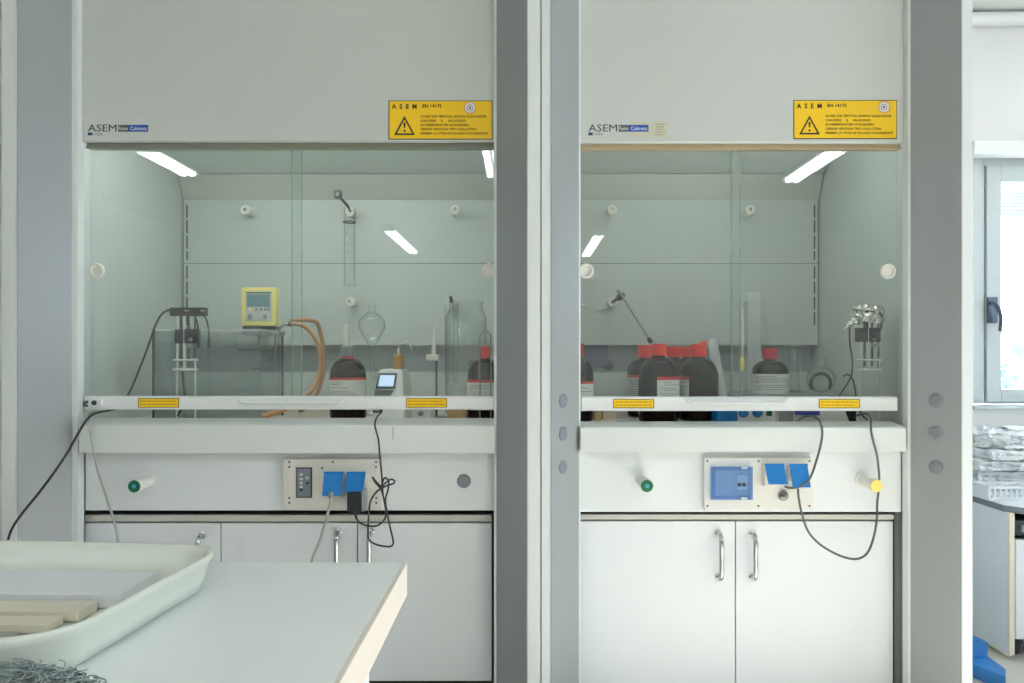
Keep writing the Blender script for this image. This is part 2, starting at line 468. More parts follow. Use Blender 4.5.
# white conduit along the ceiling edge
tag(tube('ceiling_conduit', [(1.40, 3.765, 2.735), (2.2, 3.765, 2.752), (3.0, 3.765, 2.760), (RX1 - .005, 3.765, 2.765)], 0.034, 'fixture', None, 14, 6),
    'white round conduit running along the ceiling edge above the window', 'conduit')
# outside
tag(box('terrace_ground', -6, 14, 4.3, 40, -0.6, -0.5, 'outside_ground'), 'pale paved ground outside beyond the window', 'ground', kind='structure')
def bush(name, c, r, h, label):
    bm = bmesh.new()
    for k in range(160):
        a = random.random() * 6.283; q = random.random() ** 0.5; z = random.random()
        pos = Vector(c) + Vector((math.cos(a) * r * q, math.sin(a) * r * q * 0.7, h * z))
        n = Vector((random.uniform(-1, 1), random.uniform(-1, 1), random.uniform(-1, 1))).normalized(); u = n.orthogonal().normalized(); w = n.cross(u); s = random.uniform(.12, .25)
        vv = [bm.verts.new(pos + u * s), bm.verts.new(pos + w * s * .6), bm.verts.new(pos - u * s), bm.verts.new(pos - w * s * .6)]
        bm.faces.new(vv)
    t = thing(name, c, label, 'bush', 'bushes outside the window')
    finish('foliage', bm, 'outside_leaf', t); tube('stem', [Vector(c), Vector(c) + Vector((0, 0, h * .6))], 0.05, 'outside_leaf', t)
bush('garden_bush', (9.6, 15, -0.5), 1.5, 2.3, 'pale green leafy bush outside, behind the casement handle')
bush('garden_bush', (12.4, 16, -0.5), 1.6, 2.0, 'pale green leafy bush outside at the edge of the window view')

# ceiling lamps (seen mirrored in the sash glass, except the added bench lamp)
def ceiling_lamp(x, ya, yb, label):
    t = thing('ceiling_lamp', (x, (ya + yb) / 2, CZ), label, 'lamp', 'fluorescent ceiling lamps')
    box('housing', x - 0.085, x + 0.085, ya, yb, 2.755, CZ, 'fixture', t, 0.004)
    for dx in (-0.038, 0.038):
        bm = bmesh.new(); addtube(bm, [(x + dx, ya + 0.03, 2.735), (x + dx, yb - 0.03, 2.735)], 0.0275, 12, 1)
        finish('tube_lamp', bm, 'tube', t, True)
    for yy in (ya, yb - 0.03): box('end_cap', x - 0.085, x + 0.085, yy, yy + 0.03, 2.71, 2.755, 'fixture', t, 0.003)
NL = 'twin tube ceiling lamp, mirrored in the glass '
ceiling_lamp(2.75, 2.1, 3.1, 'unseen twin tube lamp added to brighten the low bench and window wall')  # out of view, added to brighten the wall and bench here
ceiling_lamp(-3.05, -2.39, -0.75, NL + 'at its top, farthest from the window')
ceiling_lamp(-0.27, -2.45, -0.80, NL + 'beside the yellow warning sticker')
ceiling_lamp(2.52, -2.65, -1.00, NL + 'at its top, nearest the window')
ceiling_lamp(-1.78, -7.67, -5.40, NL + 'above the meter')
ceiling_lamp(1.03, -8.0, -5.75, NL + 'above the clamp rod')

# ================================================================== FUME HOODS
D0, D1, D2, D3 = 2.10, 2.209, 2.25, 2.968
HT = 2.45
WZ = E - 0.215                                  # work surface height
def tri_sign(parent, D, x0, y0, x1, y1, seal_px, fade=False):
    """yellow warning sticker; x0..y1 in picture coordinates at depth D"""
    s = pbox('warning_sticker', x0, x1, y0, y1, D - 0.0012, D, 'ink_black', parent)
    w = x1 - x0; h = y1 - y0
    b = 1.0
    d = D - 0.0012
    tag(pbox('sticker_face', x0 + b * .9, x1 - b * .6, y0 + b * .6, y1 - b * .9, d - 0.0006, d, 'yellow_label', s), 'yellow face of the warning sticker')
    d -= 0.0006
    text('lettering', 'A  S  E  M', x0 + 3.2, y0 + 8.2, d, 4.6, 'ink_black', s, 25, 1.0, bold=0.03)
    text('lettering', 'EN 14175', x0 + 34, y0 + 7.0, d, 3.2, 'ink_black', s, 19, bold=0.022)
    lines = ['CLOSE THE VERTICAL SLIDING GLASS DOOR', 'CHIUDERE     IL     SALISCENDI', 'SCHIEBEFENSTER SCHLIESSEN', 'CERRAR VENTANA TIPO GUILLOTINA', 'FERMER LA VITRE DE FACADE COULISSANTE']
    ws = [66, 45, 48, 56, 67]
    for k, (t, ww) in enumerate(zip(lines, ws)):
        text('lettering', t, x0 + 32, y0 + 17.0 + k * 4.25, d, 2.2, 'ink_brown', s, ww, bold=0.02)
    # triangle
    cx, ty, by, hw = x0 + 16.0, y0 + 15.5, y0 + 34.5, 10.4
    def ring(k): # inset triangle
        c = (cx, (ty + 2 * by) / 3)
        pts = [(cx, ty), (cx + hw, by), (cx - hw, by)]
        return [P(c[0] + (p[0] - c[0]) * k, c[1] + (p[1] - c[1]) * k, d) for p in pts]
    bm = bmesh.new(); o_, i_ = ring(1), ring(0.74)
    vo = [bm.verts.new(v) for v in o_]; vi = [bm.verts.new(v) for v in i_]
    for k in range(3): bm.faces.new((vo[k], vo[(k + 1) % 3], vi[(k + 1) % 3], vi[k]))
    r = bmesh.ops.extrude_face_region(bm, geom=list(bm.faces))
    for v in [g for g in r['geom'] if isinstance(g, bmesh.types.BMVert)]: v.co.y -= 0.0003
    finish('warning_triangle', bm, 'ink_black', s)
    bm = bmesh.new()
    addprism(bm, [(X(cx - 1.1, d), Z(y0 + 22, d)), (X(cx + 1.1, d), Z(y0 + 22, d)), (X(cx + .6, d), Z(y0 + 27.6, d)), (X(cx - .6, d), Z(y0 + 27.6, d))], d - .0004, d, 'y')
    addlathe(bm, [(0, 0), (0.0032, 0), (0.0032, .0004), (0, .0004)], P(cx, y0 + 30.3, d), (0, -1, 0), 12)
    finish('exclamation_mark', bm, 'ink_black', s)
    sc = P(seal_px, y0 + 7.2, d)
    lathe('seal', [(0, 0), (0.0172, 0), (0.0172, .0004), (0, .0004)], sc, 'seal_red', s, (0, -1, 0), 28)
    lathe('seal_ring', [(0, .0004), (0.0158, .0004), (0.0158, .0007), (0, .0007)], sc, 'seal_white', s, (0, -1, 0), 28)
    bm = bmesh.new()
    addlathe(bm, [(0.0075, .0007), (0.0088, .0007), (0.0088, .0009), (0.0075, .0009)], sc, (0, -1, 0), 24)
    addlathe(bm, [(0, .0007), (0.0035, .0007), (0.0035, .0009), (0, .0009)], sc, (0, -1, 0), 12)
    finish('seal_print', bm, 'ink_grey', s)

def logo(parent, D, x0, base):
    text('logo_lettering', 'ASEM', x0, base, D, 7.2, 'ink_black', parent, 28.5)
    b = pbox('logo_panel', x0 + 30, x0 + 60, base - 6.6, base + 0.2, D - .0006, D, 'logo_blue', parent)
    d = D - .0006
    pbox('logo_block', x0 + 30, x0 + 40.5, base - 6.6, base + .2, d - .0003, d, 'logo_grey', b)
    text('lettering', 'Fume', x0 + 30.8, base - 1.4, d - .0004, 3.7, 'print_white', b, 9)
    text('lettering', 'Cabinets', x0 + 42.2, base - 1.4, d, 3.7, 'print_white', b, 16.5)
    pbox('logo_square', x0 - 0.2, x0 + 4.2, base + 1.0, base + 3.9, D - .0006, D, 'logo_navy', parent)
    text('logo_lettering', 'I 024', x0 + 5.2, base + 3.9, D, 2.7, 'ink_grey', parent, 9)

def rod_socket(parent, c, tilt=0):
    """white turned rod socket on the back baffle"""
    k = lathe('rod_socket', [(0.019, 0), (0.019, 0.004), (0.0165, 0.006), (0.016, 0.045), (0.0195, 0.047), (0.0195, 0.060), (0.017, 0.063), (0.007, 0.063), (0.007, 0.045), (0, 0.045)], c, 'white_plastic', parent, (0, -1, 0), 24)
    return k

def blank_plug(parent, c, nrm):
    d = Vector(nrm).normalized()
    lathe('blanking_plug', [(0.0195, 0), (0.0195, 0.0018), (0.018, 0.003), (0.010, 0.0036), (0, 0.0038)], c, 'plug_grey', parent, d, 28)

def hood(cfg):
    px = cfg
    t = thing('fume_hood', ((X(px['oL'], D0) + X(px['oR'], D0)) / 2, 2.6, 0), px['label'], 'fume hood', 'fume hoods')
    xL0, xR0 = X(px['oL'], D0) + .0015, X(px['oR'], D0) - .0015      # outer edges
    xsL, xsR = X(px['sL'], D0), X(px['sR'], D0)                    # splay starts
    xiL, xiR = X(px['iL'], D1), X(px['iR'], D1)                    # splay ends
    jL, jR = xiL + px['lip'][0], xiR - px['lip'][1]                                  # opening
    lwL, lwR = jL - 0.036, jR + 0.036                              # liner walls
    # posts
    for sgn, xo, xs, xi, j, nm in ((1, xL0, xsL, xiL, jL, 'L'), (-1, xR0, xsR, xiR, jR, 'R')):
        pts = [(xo, D0), (xs, D0), (xi, D1), (j, D1 + 0.002), (j, D2 - 0.006), (xo, D2 - 0.006)]
        prism('front_post', pts, 0.0, HT, 'z', 'hood_white', t)
        # grey splay panel lying on the post's slanted face
        a = Vector((xs, D0, 0)); b = Vector((xi, D1, 0)); u = (b - a).normalized(); n = Vector((u.y, -u.x, 0)) * (1 if sgn > 0 else -1)
        if n.y > 0: n = -n
        a2 = a + u * 0.002; b2 = b - u * 0.002
        q = [a2 + n * 0.0005, b2 + n * 0.0005, b2 + n * 0.003, a2 + n * 0.003]
        sp = prism('splay_panel', [(v.x, v.y) for v in q], 0.01, HT - 0.01, 'z', 'splay_grey', t)
        if px['plugs'] == nm:
            for pxx, pyy in px['plug_px']:
                # intersection of the view ray with the splay plane
                p = P(pxx, pyy, 1.0) - Vector((0, 0, E)); o0 = Vector((0, 0, E))
                aa = a + n * 0.003
                tt = (Vector((aa.x, aa.y, 0)) - Vector((0, 0, 0))).dot(n) / Vector((p.x, p.y, 0)).dot(n)
                blank_plug(sp, o0 + p * tt, n)
    # outer casing sides and rear
    box('side_casing', xL0, xL0 + 0.02, D2 - 0.006, 3.12, 0, HT, 'hood_white', t)
    box('side_casing', xR0 - 0.02, xR0, D2 - 0.006, 3.12, 0, HT, 'hood_white', t)
    box('rear_casing', xL0 + 0.02, xR0 - 0.02, 3.10, 3.12, 0, HT, 'hood_white', t)
    box('top_casing', xL0 + 0.02, xR0 - 0.02, D2 + .03, 3.10, HT - 0.03, HT, 'hood_white', t)
    # header panel
    Dh = D2 - 0.016
    zh = Z(px['hdr'], Dh)
    bm = bmesh.new(); addprism(bm, [(Dh, HT - .01), (Dh, zh + 0.004), (Dh + 0.003, zh), (Dh + 0.016, zh), (Dh + 0.016, HT - .01)], jL + 0.0008, jR - 0.0008, 'x')
    hd = finish('header_panel', bm, 'header_white', t)
    tri_sign(hd, Dh, *px['sign'])
    logo(hd, Dh, *px['logo'])
    if px.get('faded'):
        fa = pbox('faded_sticker', 629, 668, 121.5, 138, Dh - .0004, Dh, 'faded_paper', hd)
        for k in range(5): pbox('sticker_line', 656 - (0 if k % 2 else 1), 665 - k % 3, 123.6 + k * 2.6, 124.8 + k * 2.6, Dh - .0007, Dh - .0004, 'faded_ink', fa)
    # trim strip below the header (upper sash rail)
    Dt = D2 + 0.004
    rail = box('upper_rail', jL + .001, jR - .001, Dt, Dt + 0.024, Z(px['gtop'], Dt), Z(px['hdr'], Dt) + 0.012, px['trim'], t, 0.002)
    box('rail_lip', jL + .001, jR - .001, Dt - 0.003, Dt, Z(px['gtop'], Dt) - .001, Z(px['gtop'], Dt) + 0.0045, px['trim'], t)
    # liner
    zt = lambda py, D: Z(py, D)
    zA, zB, zC = zt(200, D3), zt(263.4, D3), zt(345, D3)
    Ds, zs = 2.92, zt(174, 2.92)
    Dr, zr = 2.807, zt(154, 2.807)
    Df = 2.30; zf = zr + (Dr - Df) * 0.41
    sidepts = [(D2 + .035, WZ - .02), (3.06, WZ - .02), (3.06, zA), (D3 + .012, zA), (Ds, zs), (Dr, zr), (Df, zf), (D2 + .035, zf)]
    prism('side_liner', sidepts, lwL - 0.012, lwL, 'x', 'liner', t)
    prism('side_liner', sidepts, lwR, lwR + 0.012, 'x', 'liner', t)
    up = box('upper_baffle', lwL + .005, lwR - .005, D3, D3 + 0.008, zB + 0.0015, zA, 'liner', t)
    lo = box('lower_baffle', lwL + .005, lwR - .005, D3, D3 + 0.008, zC, zB - 0.0015, 'liner', t)
    box('baffle_joint', lwL + .002, lwR - .002, D3 + 0.004, D3 + 0.01, zB - 0.0015, zB + 0.0015, 'grey_side', t)
    prism('sloped_baffle', [(D3, zA + .001), (Ds, zs), (Ds + 0.008, zs + 0.002), (D3 + 0.010, zA + .001)], lwL + .004, lwR - .004, 'x', 'liner_slope', t)
    prism('roof_liner', [(Ds, zs + .002), (Dr, zr), (Df, zf), (D2 + .035, zf + .005), (D2 + .035, zf + .012), (Df, zf + 0.012), (Dr, zr + 0.012), (Ds + .008, zs + 0.014)], lwL + .004, lwR - .004, 'x', 'liner', t)
    box('plenum_wall', lwL, lwR, 3.06, 3.066, WZ, zA, 'plenum', t)
    for xx in (lwL, lwR - .006): box('corner_seam', xx, xx + .006, D3 + .008, D3 + .012, zC, zA, 'dark_gap', t)
    zl = zt(372, 3.02)
    box('rear_upstand', lwL, lwR, 3.02, 3.035, WZ, zl, 'liner', t, 0.002)
    wt = box('worktop', lwL, lwR, D2 + .03, 3.06, WZ - 0.03, WZ, 'worktop', t)
    # slotted shelf standards in the corners
    for xs_ in ([lwL + px['slot']] if px['plugs'] != 'R' else [lwR - px['slot']]):
        y0 = 205
        while y0 < 262 - 8:
            box('slot', xs_ - .0024, xs_ + .0024, D3 - 0.0012, D3 + .001, Z(min(y0 + 12.8, 260), D3), Z(y0, D3), 'dark_gap', up); y0 += 15.4
        y0 = 266
        while y0 < 325:
            box('slot', xs_ - .0024, xs_ + .0024, D3 - 0.0012, D3 + .001, Z(y0 + 12.8, D3), Z(y0, D3), 'dark_gap', lo); y0 += 15.4
    for q in px['sockets']:
        rod_socket(up if q[1] < 263 else lo, P(q[0], q[1], D3 - 0.06) + Vector((0, 0.06, 0)) )
    for q in px['disks']:
        lathe('service_plug', [(0, 0), (q[2], 0), (q[2], 0.006), (q[2] * .8, 0.009), (0, 0.009)], P(q[0], q[1], 3.058), 'plug_grey', t, (0, -1, 0), 24)
    # sill (airfoil)
    s0, s1 = px['sill']
    Dsl = 2.185
    zb_, zft, zbt = Z(px['sillb'], Dsl), Z(px['sillf'], Dsl), Z(px['sillt'], 2.275)
    prism('airfoil_sill', [(Dsl, zb_), (Dsl, zft - .003), (Dsl + 0.003, zft), (2.275, zbt), (2.278, zbt - 0.004), (2.278, zb_ + .03), (2.24, zb_), ], X(s0, Dsl), X(s1, Dsl), 'x', 'sill', t)
    # control fascia
    Dc = D2 - 0.002
    fz0, fz1 = Z(px['fasb'], Dc), Z(px['sillb'] - 6, Dc)
    fa = box('control_fascia', jL + .001, jR - .001, Dc, Dc + 0.02, fz0, fz1, 'fascia', t, 0.0015)
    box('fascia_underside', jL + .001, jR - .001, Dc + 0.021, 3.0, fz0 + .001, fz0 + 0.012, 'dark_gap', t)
    return t, fa, dict(jL=jL, jR=jR, lwL=lwL, lwR=lwR)

L_hood, L_fas, Lg = hood(dict(oL=1, oR=541, sL=16, sR=528, iL=72.3, iR=497, plugs='', plug_px=[], lip=(.0142, .0088), hdr=141.5, gtop=148.3, trim='trim_olive',
    sign=(388.5, 100.5, 492.5, 139.5, 470), logo=(88, 131.5), slot=0.019,
    sockets=[(245.5, 210), (350, 211.5), (455, 210), (350, 302), (452, 302)], disks=[(473, 364, .0165)], sill=(79, 494.5), sillb=453, sillf=425, sillt=418, fasb=510.5,
    label='wider fume hood with yellow controller and water tank inside'))
R_hood, R_fas, Rg = hood(dict(oL=541, oR=973, sL=550, sR=962.5, iL=578.5, iR=910.5, plugs='R', plug_px=[(936, 400.5), (936, 433.5), (936, 467)], lip=(.006, .0062), hdr=142.8, gtop=149.2, trim='trim_tan',
    sign=(793.5, 100, 897, 139, 884), logo=(588.5, 131.5), slot=0.019, faded=True,
    sockets=[(612, 210), (750, 210), (612.5, 302), (752, 302)], disks=[(608.5, 365, .021)], sill=(580.5, 906), sillb=451.7, sillf=427.2, sillt=421.4, fasb=512,
    label='narrower fume hood with red capped bottles inside, beside the window'))
# plugs on the narrow hood's other splay panel
spl = [o for o in R_hood.children if o.name.startswith('splay_panel')][0]
_a = Vector((X(550, D0), D0, 0)); _b = Vector((X(578.5, D1), D1, 0)); _u = (_b - _a).normalized(); _n = Vector((_u.y, -_u.x, 0))
for (qx, qy) in ((563, 401), (563, 434), (563, 467)):
    p = P(qx, qy, 1.0) - Vector((0, 0, E)); aa = _a + _n * 0.003
    blank_plug(spl, Vector((0, 0, E)) + p * (aa.dot(_n) / Vector((p.x, p.y, 0)).dot(_n)), _n)
# grey plug on the wide hood's fascia
lathe('blanking_plug', [(0.0205, 0), (0.0205, 0.003), (0.0175, 0.006), (0.008, 0.007), (0, 0.0075)], P(464, 481, D2 - .002), 'plug_grey', L_fas, (0, -1, 0), 28)

# ------------------------------------------------------------------ sashes
def sash(h, g, cfg):
    Dg = D2 + 0.012
    b0, b1, yt, yb = cfg['bar']
    Db = D2 - 0.014
    bm = bmesh.new()
    zt_, zb_ = Z(yt, Db), Z(yb, Db)
    addprism(bm, [(Db, zb_ + .002), (Db, zt_ - .004), (Db + .003, zt_), (Db + 0.034, zt_), (Db + .034, zb_), (Db + .002, zb_)], X(b0, Db), X(b1, Db), 'x')
    s = finish('sash', bm, 'sash_white', h)
    # recessed finger rail along the bar
    h0, h1, hy = cfg['handle']
    zh = Z(hy, Db)
    prism('pull_rail', [(Db, zh - .002), (Db - .016, zh - .001), (Db - .020, zh + .003), (Db - .017, zh + .006), (Db, zh + .004)], X(h0, Db), X(h1, Db), 'x', 'sash_white', s, 0.0008)
    for e in (h0, h1):
        tube('rail_end', [P(e + (-5 if e == h0 else 5), hy - 5, Db - .001), P(e, hy - .5, Db - .014)], 0.0035, 'sash_white', s, 8, 1)
    zg0, zg1 = zt_ - 0.006, Z(cfg['gtop'], Dg) + 0.03
    xm0, xm1 = X(cfg['ov'][0], Dg), X(cfg['ov'][1], Dg)
    for nm, xa, xb, dd in (('a', g['jL'] + .003, xm1, cfg['front'] == 'L'), ('b', xm0, g['jR'] - .003, cfg['front'] == 'R')):
        y0 = Dg if dd else Dg + 0.009
        xa2 = xa + (0.0012 if nm == 'b' else 0); xb2 = xb - (0.0012 if nm == 'a' else 0)
        pn = box('glass_pane', xa2, xb2, y0, y0 + 0.005, zg0, zg1, 'sash_glass', s)
        if nm == 'a': box('pane_edge', xb2, xb, y0 - .0002, y0 + 0.0052, zg0, zg1, 'glass_edge', s)
        else: box('pane_edge', xa, xa2, y0 - .0002, y0 + 0.0052, zg0, zg1, 'glass_edge', s)
    for (qx, qy) in cfg['pulls']:
        c = P(qx, qy, Dg)
        lathe('finger_pull', [(0.0225, 0.0), (0.0225, 0.006), (0.0205, 0.0085), (0.0170, 0.0085), (0.0140, 0.001), (0, 0.0006)], c + Vector((0, -.0002, 0)), 'white_plastic', s, (0, -1, 0), 28)
    for (a, c0, b, d0) in cfg['labels']:
        st = pbox('sash_sticker', a, b, c0, d0, Db - .0008, Db, 'ink_brown', s)
    for (a, c0, b, d0) in cfg['labels']:
        pbox('sticker_face', a + .7, b - .7, c0 + .6, d0 - .6, Db - .0012, Db - .0008, 'yellow_label', s)
        for row, y_ in enumerate((c0 + 2.6, c0 + 5.8)):       # two rows of fine unreadable print
            q = a + 2.2; rn = random.Random(int(a) + row)
            while q < b - 5:
                w_ = rn.uniform(2, 5); pbox('print_mark', q, min(q + w_, b - 2), y_, y_ + .8, Db - .0015, Db - .0012, 'print_ochre', s); q += w_ + .8
    return s
Ls = sash(L_hood, Lg, dict(bar=(84.5, 493.5, 396.4, 409.6), handle=(243, 340, 403.5), gtop=148, ov=(291.5, 300.8), front='R', pulls=[(97.5, 271), (489.5, 271)],
    labels=[(138, 398.2, 179, 407.6), (406, 398.2, 447, 407.6)]))
Rs = sash(R_hood, Rg, dict(bar=(581.5, 897.5, 397, 411), handle=(690, 783, 403.5), gtop=149, ov=(731.5, 741.3), front='R', pulls=[(586, 271), (887.5, 271.5)],
    labels=[(613.2, 399, 654.2, 408.2), (819, 399, 860, 408.2)]))
# latch at the wide hood's bar end
la = pbox('latch', 88, 101, 399.5, 406, D2 - 0.024, D2 - 0.0142, 'sash_white', Ls, 0.002)
lathe('latch_button', [(0, 0), (.0075, 0), (.007, .004), (0, .005)], P(94.3, 402.8, D2 - .024), 'meter_dark', Ls, (0, -1, 0), 16)
tube('latch_hook', [P(88, 401.5, D2 - .019), P(84.8, 402.4, D2 - .020), P(84.6, 405.5, D2 - .020), P(87.5, 406, D2 - .019)], 0.0026, 'black_plastic', Ls, 8, 4)

# ------------------------------------------------------------------ fascia fittings
def service_knob(parent, base, tip, m1, m2, nm):
    Dc = D2 - .002
    L = Dc - tip[2]
    c = P(base[0], base[1], Dc)
    k = lathe(nm, [(0.0200, 0), (0.0200, 0.006), (0.0160, 0.008), (0.0160, L - .024), (0.0190, L - .022), (0.0190, L - .004), (0.0175, L - .001), (0, L - .001)], c, 'white_plastic', parent, (0, -1, 0), 28)
    lathe('knob_disc', [(0, 0), (0.0176, 0), (0.0168, 0.0022), (0, 0.0022)], c + Vector((0, -(L - .001), 0)), m1, k, (0, -1, 0), 28)
    lathe('knob_dot', [(0, 0), (0.006, 0), (0.005, 0.0012), (0, 0.0012)], c + Vector((0, -(L + .0012), 0)), m2, k, (0, -1, 0), 16)
    return k
Tp = 2.15
service_knob(L_fas, (150.2, 481.0), (133, 486.5, 2.155), 'knob_green', 'knob_blue', 'gas_knob')
service_knob(R_fas, (642.0, 480.6), (647.8, 486, 2.155), 'knob_green', 'knob_blue', 'gas_knob')
service_knob(R_fas, (862.0, 480.6), (877.7, 486.2, 2.155), 'knob_yellow', 'knob_yellow', 'water_knob')

def flap_socket(parent, D, x0, x1, y0, y1, lean, slide, nm='power_socket'):
    """white socket base with a blue spring lid propped open"""
    b = pbox(nm, x0, x1, y0 + 1, y1 + 2, D - 0.022, D, 'box_grey', parent, 0.003)
    # lid: slab hinged at the top, lower edge pushed out
    d0 = D - 0.026; d1 = D - 0.026 - lean
    A = P(x0 + 1, y0, d0); B = P(x1 - .5, y0, d0); C = P(x1 - .5 + slide, y1, d1); Dd = P(x0 + 1 + slide, y1, d1)
    bm = bmesh.new(); th = Vector((0, 0.004, 0.001))
    v = [bm.verts.new(q) for q in (A, B, C, Dd)] + [bm.verts.new(q + th) for q in (A, B, C, Dd)]
    for f in ((0, 1, 2, 3), (7, 6, 5, 4), (0, 4, 5, 1), (1, 5, 6, 2), (2, 6, 7, 3), (3, 7, 4, 0)): bm.faces.new([v[i] for i in f])
    bmesh.ops.bevel(bm, geom=list(bm.edges), offset=0.0012, segments=2, affect='EDGES')
    tag(finish('socket_lid', bm, 'socket_blue', b), 'blue hinged socket lid propped open')
    tube('lid_hinge', [P(x0 + 1, y0 + .6, D - .026), P(x1 - .5, y0 + .6, D - .026)], 0.0035, 'socket_blue', b, 8, 1)
    return b
def screws(parent, D, pts, r=0.0034):
    for (a, b) in pts:
        lathe('screw', [(0, 0), (r, 0), (r * .9, .0012), (r * .3, .0014), (0, .0006)], P(a, b, D), 'screw', parent, (0, -1, 0), 12)
# wide hood socket box
Dc = D2 - .002
Dp = Dc - 0.022
lb = pbox('socket_box', 283.5, 381, 459.2, 510.2, Dp, Dc, 'box_grey', L_fas, 0.002)
ip = pbox('inner_plate', 287.2, 377.2, 465, 500.5, Dp - 0.002, Dp, 'box_grey', lb, 0.0008)
screws(lb, Dp, [(289.3, 462), (332.6, 462), (376, 462), (289.3, 502.8), (376.3, 502.8)])
screws(lb, Dp - .002, [(289.3, 467), (376, 467), (289.3, 498), (376.3, 498), (322, 468.1)])
kp = pbox('keypad_frame', 296, 311.8, 467.6, 497.9, Dp - 0.006, Dp - .002, 'keypad_frame', lb, 0.001)
pbox('keypad', 297, 310.6, 468.6, 496.8, Dp - 0.0075, Dp - 0.006, 'keypad', lb, 0.0006)
for (a, b, m) in ((299.5, 474.5, 'key_light'), (299.5, 479, 'key_light'), (299.5, 483, 'key_light'), (299.5, 486.8, 'key_light'), (299.5, 490, 'keypad_frame'), (305.5, 478, 'key_light'), (305.8, 483.2, 'keypad_frame')):
    pbox('key', a, a + 3.2, b - 1.2, b + 1.2, Dp - 0.0085, Dp - 0.0075, m, lb, 0.0003)
flap_socket(lb, Dp - .002, 323.0, 343.5, 472.2, 496.3, 0.030, -2.2)
flap_socket(lb, Dp - .002, 345.6, 366.2, 472.2, 493.0, 0.034, -3.4)
# narrow hood socket box
rb = pbox('socket_box', 704.5, 813, 458, 509.5, Dp, Dc, 'white_plastic', R_fas, 0.002)
screws(rb, Dp, [(707.5, 461), (758.5, 461), (809.5, 461), (707.5, 506), (758.5, 506), (809.5, 506)])
br = pbox('breaker_recess', 711.2, 753, 467, 500.2, Dp - 0.003, Dp, 'breaker_body', rb, 0.001)
bk = pbox('breaker', 736.8, 747.6, 475.2, 489.8, Dp - 0.008, Dp - .003, 'print_white', br, 0.0006)
for a in (738, 742.5): 
    pbox('breaker_toggle', a, a + 3.4, 483, 486.5, Dp - 0.012, Dp - 0.008, 'black_plastic', br, 0.0005)
bm = bmesh.new()   # blue transparent hinged cover
xa, xb, za, zb = X(711.4, Dp - .02), X(753, Dp - .02), Z(500, Dp - .02), Z(467, Dp - .02)
addbox(bm, xa, xb, Dp - .020, Dp - .0175, za, zb, 0.0008)
addbox(bm, xa, xa + .012, Dp - .0175, Dp - .0035, za, zb); addbox(bm, xb - .008, xb, Dp - .0175, Dp - .0035, za, zb)
addbox(bm, xa + .012, xb - .008, Dp - .0175, Dp - .0035, za, za + .010); addbox(bm, xa + .012, xb - .008, Dp - .0175, Dp - .0035, zb - .010, zb)
finish('breaker_cover', bm, 'blue_acrylic', rb)
for yy in (468, 498.5): pbox('cover_hinge', 741.5, 747.5, yy - 1.2, yy + 1.2, Dp - .0235, Dp - .0201, 'breaker_body', rb, 0.0006)
flap_socket(rb, Dp, 764.0, 784.8, 464.3, 484.6, 0.030, 3.6)
flap_socket(rb, Dp, 788.5, 808.0, 464.3, 487.6, 0.030, 3.6)
lk = lathe('key_switch', [(0, 0), (.0145, 0), (.0145, .006), (.012, .009), (.006, .0095), (0, .0095)], P(783, 495.5, Dp), 'steel', rb, (0, -1, 0), 24)
kb = pbox('switch_lever', 781.4, 786.0, 494.6, 497.2, Dp - 0.018, Dp - .0095, 'dark_steel', rb, 0.001)

# ================================================================== BASE CABINETS
def pull_handle(parent, px, y0, y1, D):
    zt_, zb_ = Z(y0, D), Z(y1, D); x = X(px, D); st = 0.034
    h = tube('pull_handle', [(x, D, zt_), (x, D - st * .6, zt_ - .001), (x, D - st, zt_ - .014), (x, D - st, (zt_ + zb_) / 2), (x, D - st, zb_ + .014), (x, D - st * .6, zb_ + .001), (x, D, zb_)], 0.0074, 'chrome', parent, 12, 5)
    for z in (zt_, zb_): lathe('handle_rose', [(0.0110, 0), (0.0110, .003), (.008, .005), (0, .005)], (x, D, z), 'chrome', h, (0, -1, 0), 16)
def cabinet(name, label, x0, x1, ystrip, doors, ytop, ybot, plinth_px):
    Dk = 2.275
    t = thing(name, (X((x0 + x1) / 2, Dk), Dk + .3, 0), label, 'cabinet', 'base cabinets under the fume hoods')
    xa, xb = X(x0, Dk), X(x1, Dk)
    zt_, zs = Z(ystrip[0], Dk), Z(ystrip[1], Dk)
    zb_ = Z(ybot, Dk + .004)
    box('top_rail', xa, xb, Dk, Dk + 0.02, zs, zt_, 'cab_trim', t, 0.001)
    bm = bmesh.new(); addbox(bm, xa, xa + .018, Dk + .026, 3.0, zb_, zs); addbox(bm, xb - .018, xb, Dk + .026, 3.0, zb_, zs)
    addbox(bm, xa, xb, Dk + .03, 3.0, zs, zt_ - .001); addbox(bm, xa + .018, xb - .018, Dk + .03, 3.0, zb_, zb_ + .018); addbox(bm, xa, xb, 3.0, 3.01, zb_, zt_ - .001)
    addbox(bm, xa + .018, xb - .018, Dk + .05, Dk + .06, zb_ + .018, zs)
    finish('carcass', bm, 'grey_side', t)
    box('plinth', xa + .01, xb - .01, Dk + .07, 2.98, 0.0, zb_, 'dark_gap', t)
    for (a, b, hx, hy0, hy1) in doors:
        d = pbox('door', a, b, ytop, ybot, Dk + .004, Dk + .022, 'cab_white', t, 0.0012)
        pull_handle(d, hx, hy0, hy1, Dk + .004)
cabinet('base_cabinet', 'white three door base cabinet under the wider fume hood', 84.6, 491.8, (515, 521.5), [(84.8, 220.3, 202.6, 535, 579), (221.4, 356.8, 339.0, 531.5, 576), (358.0, 491.6, 371.2, 531.5, 576)], 523.2, 681, None)
cabinet('base_cabinet', 'white two door base cabinet under the narrower fume hood', 579.5, 894.0, (514.5, 519.6), [(579.7, 734.9, 718.6, 533.5, 577), (736.1, 893.0, 752.2, 533.5, 577)], 521.4, 690, None)
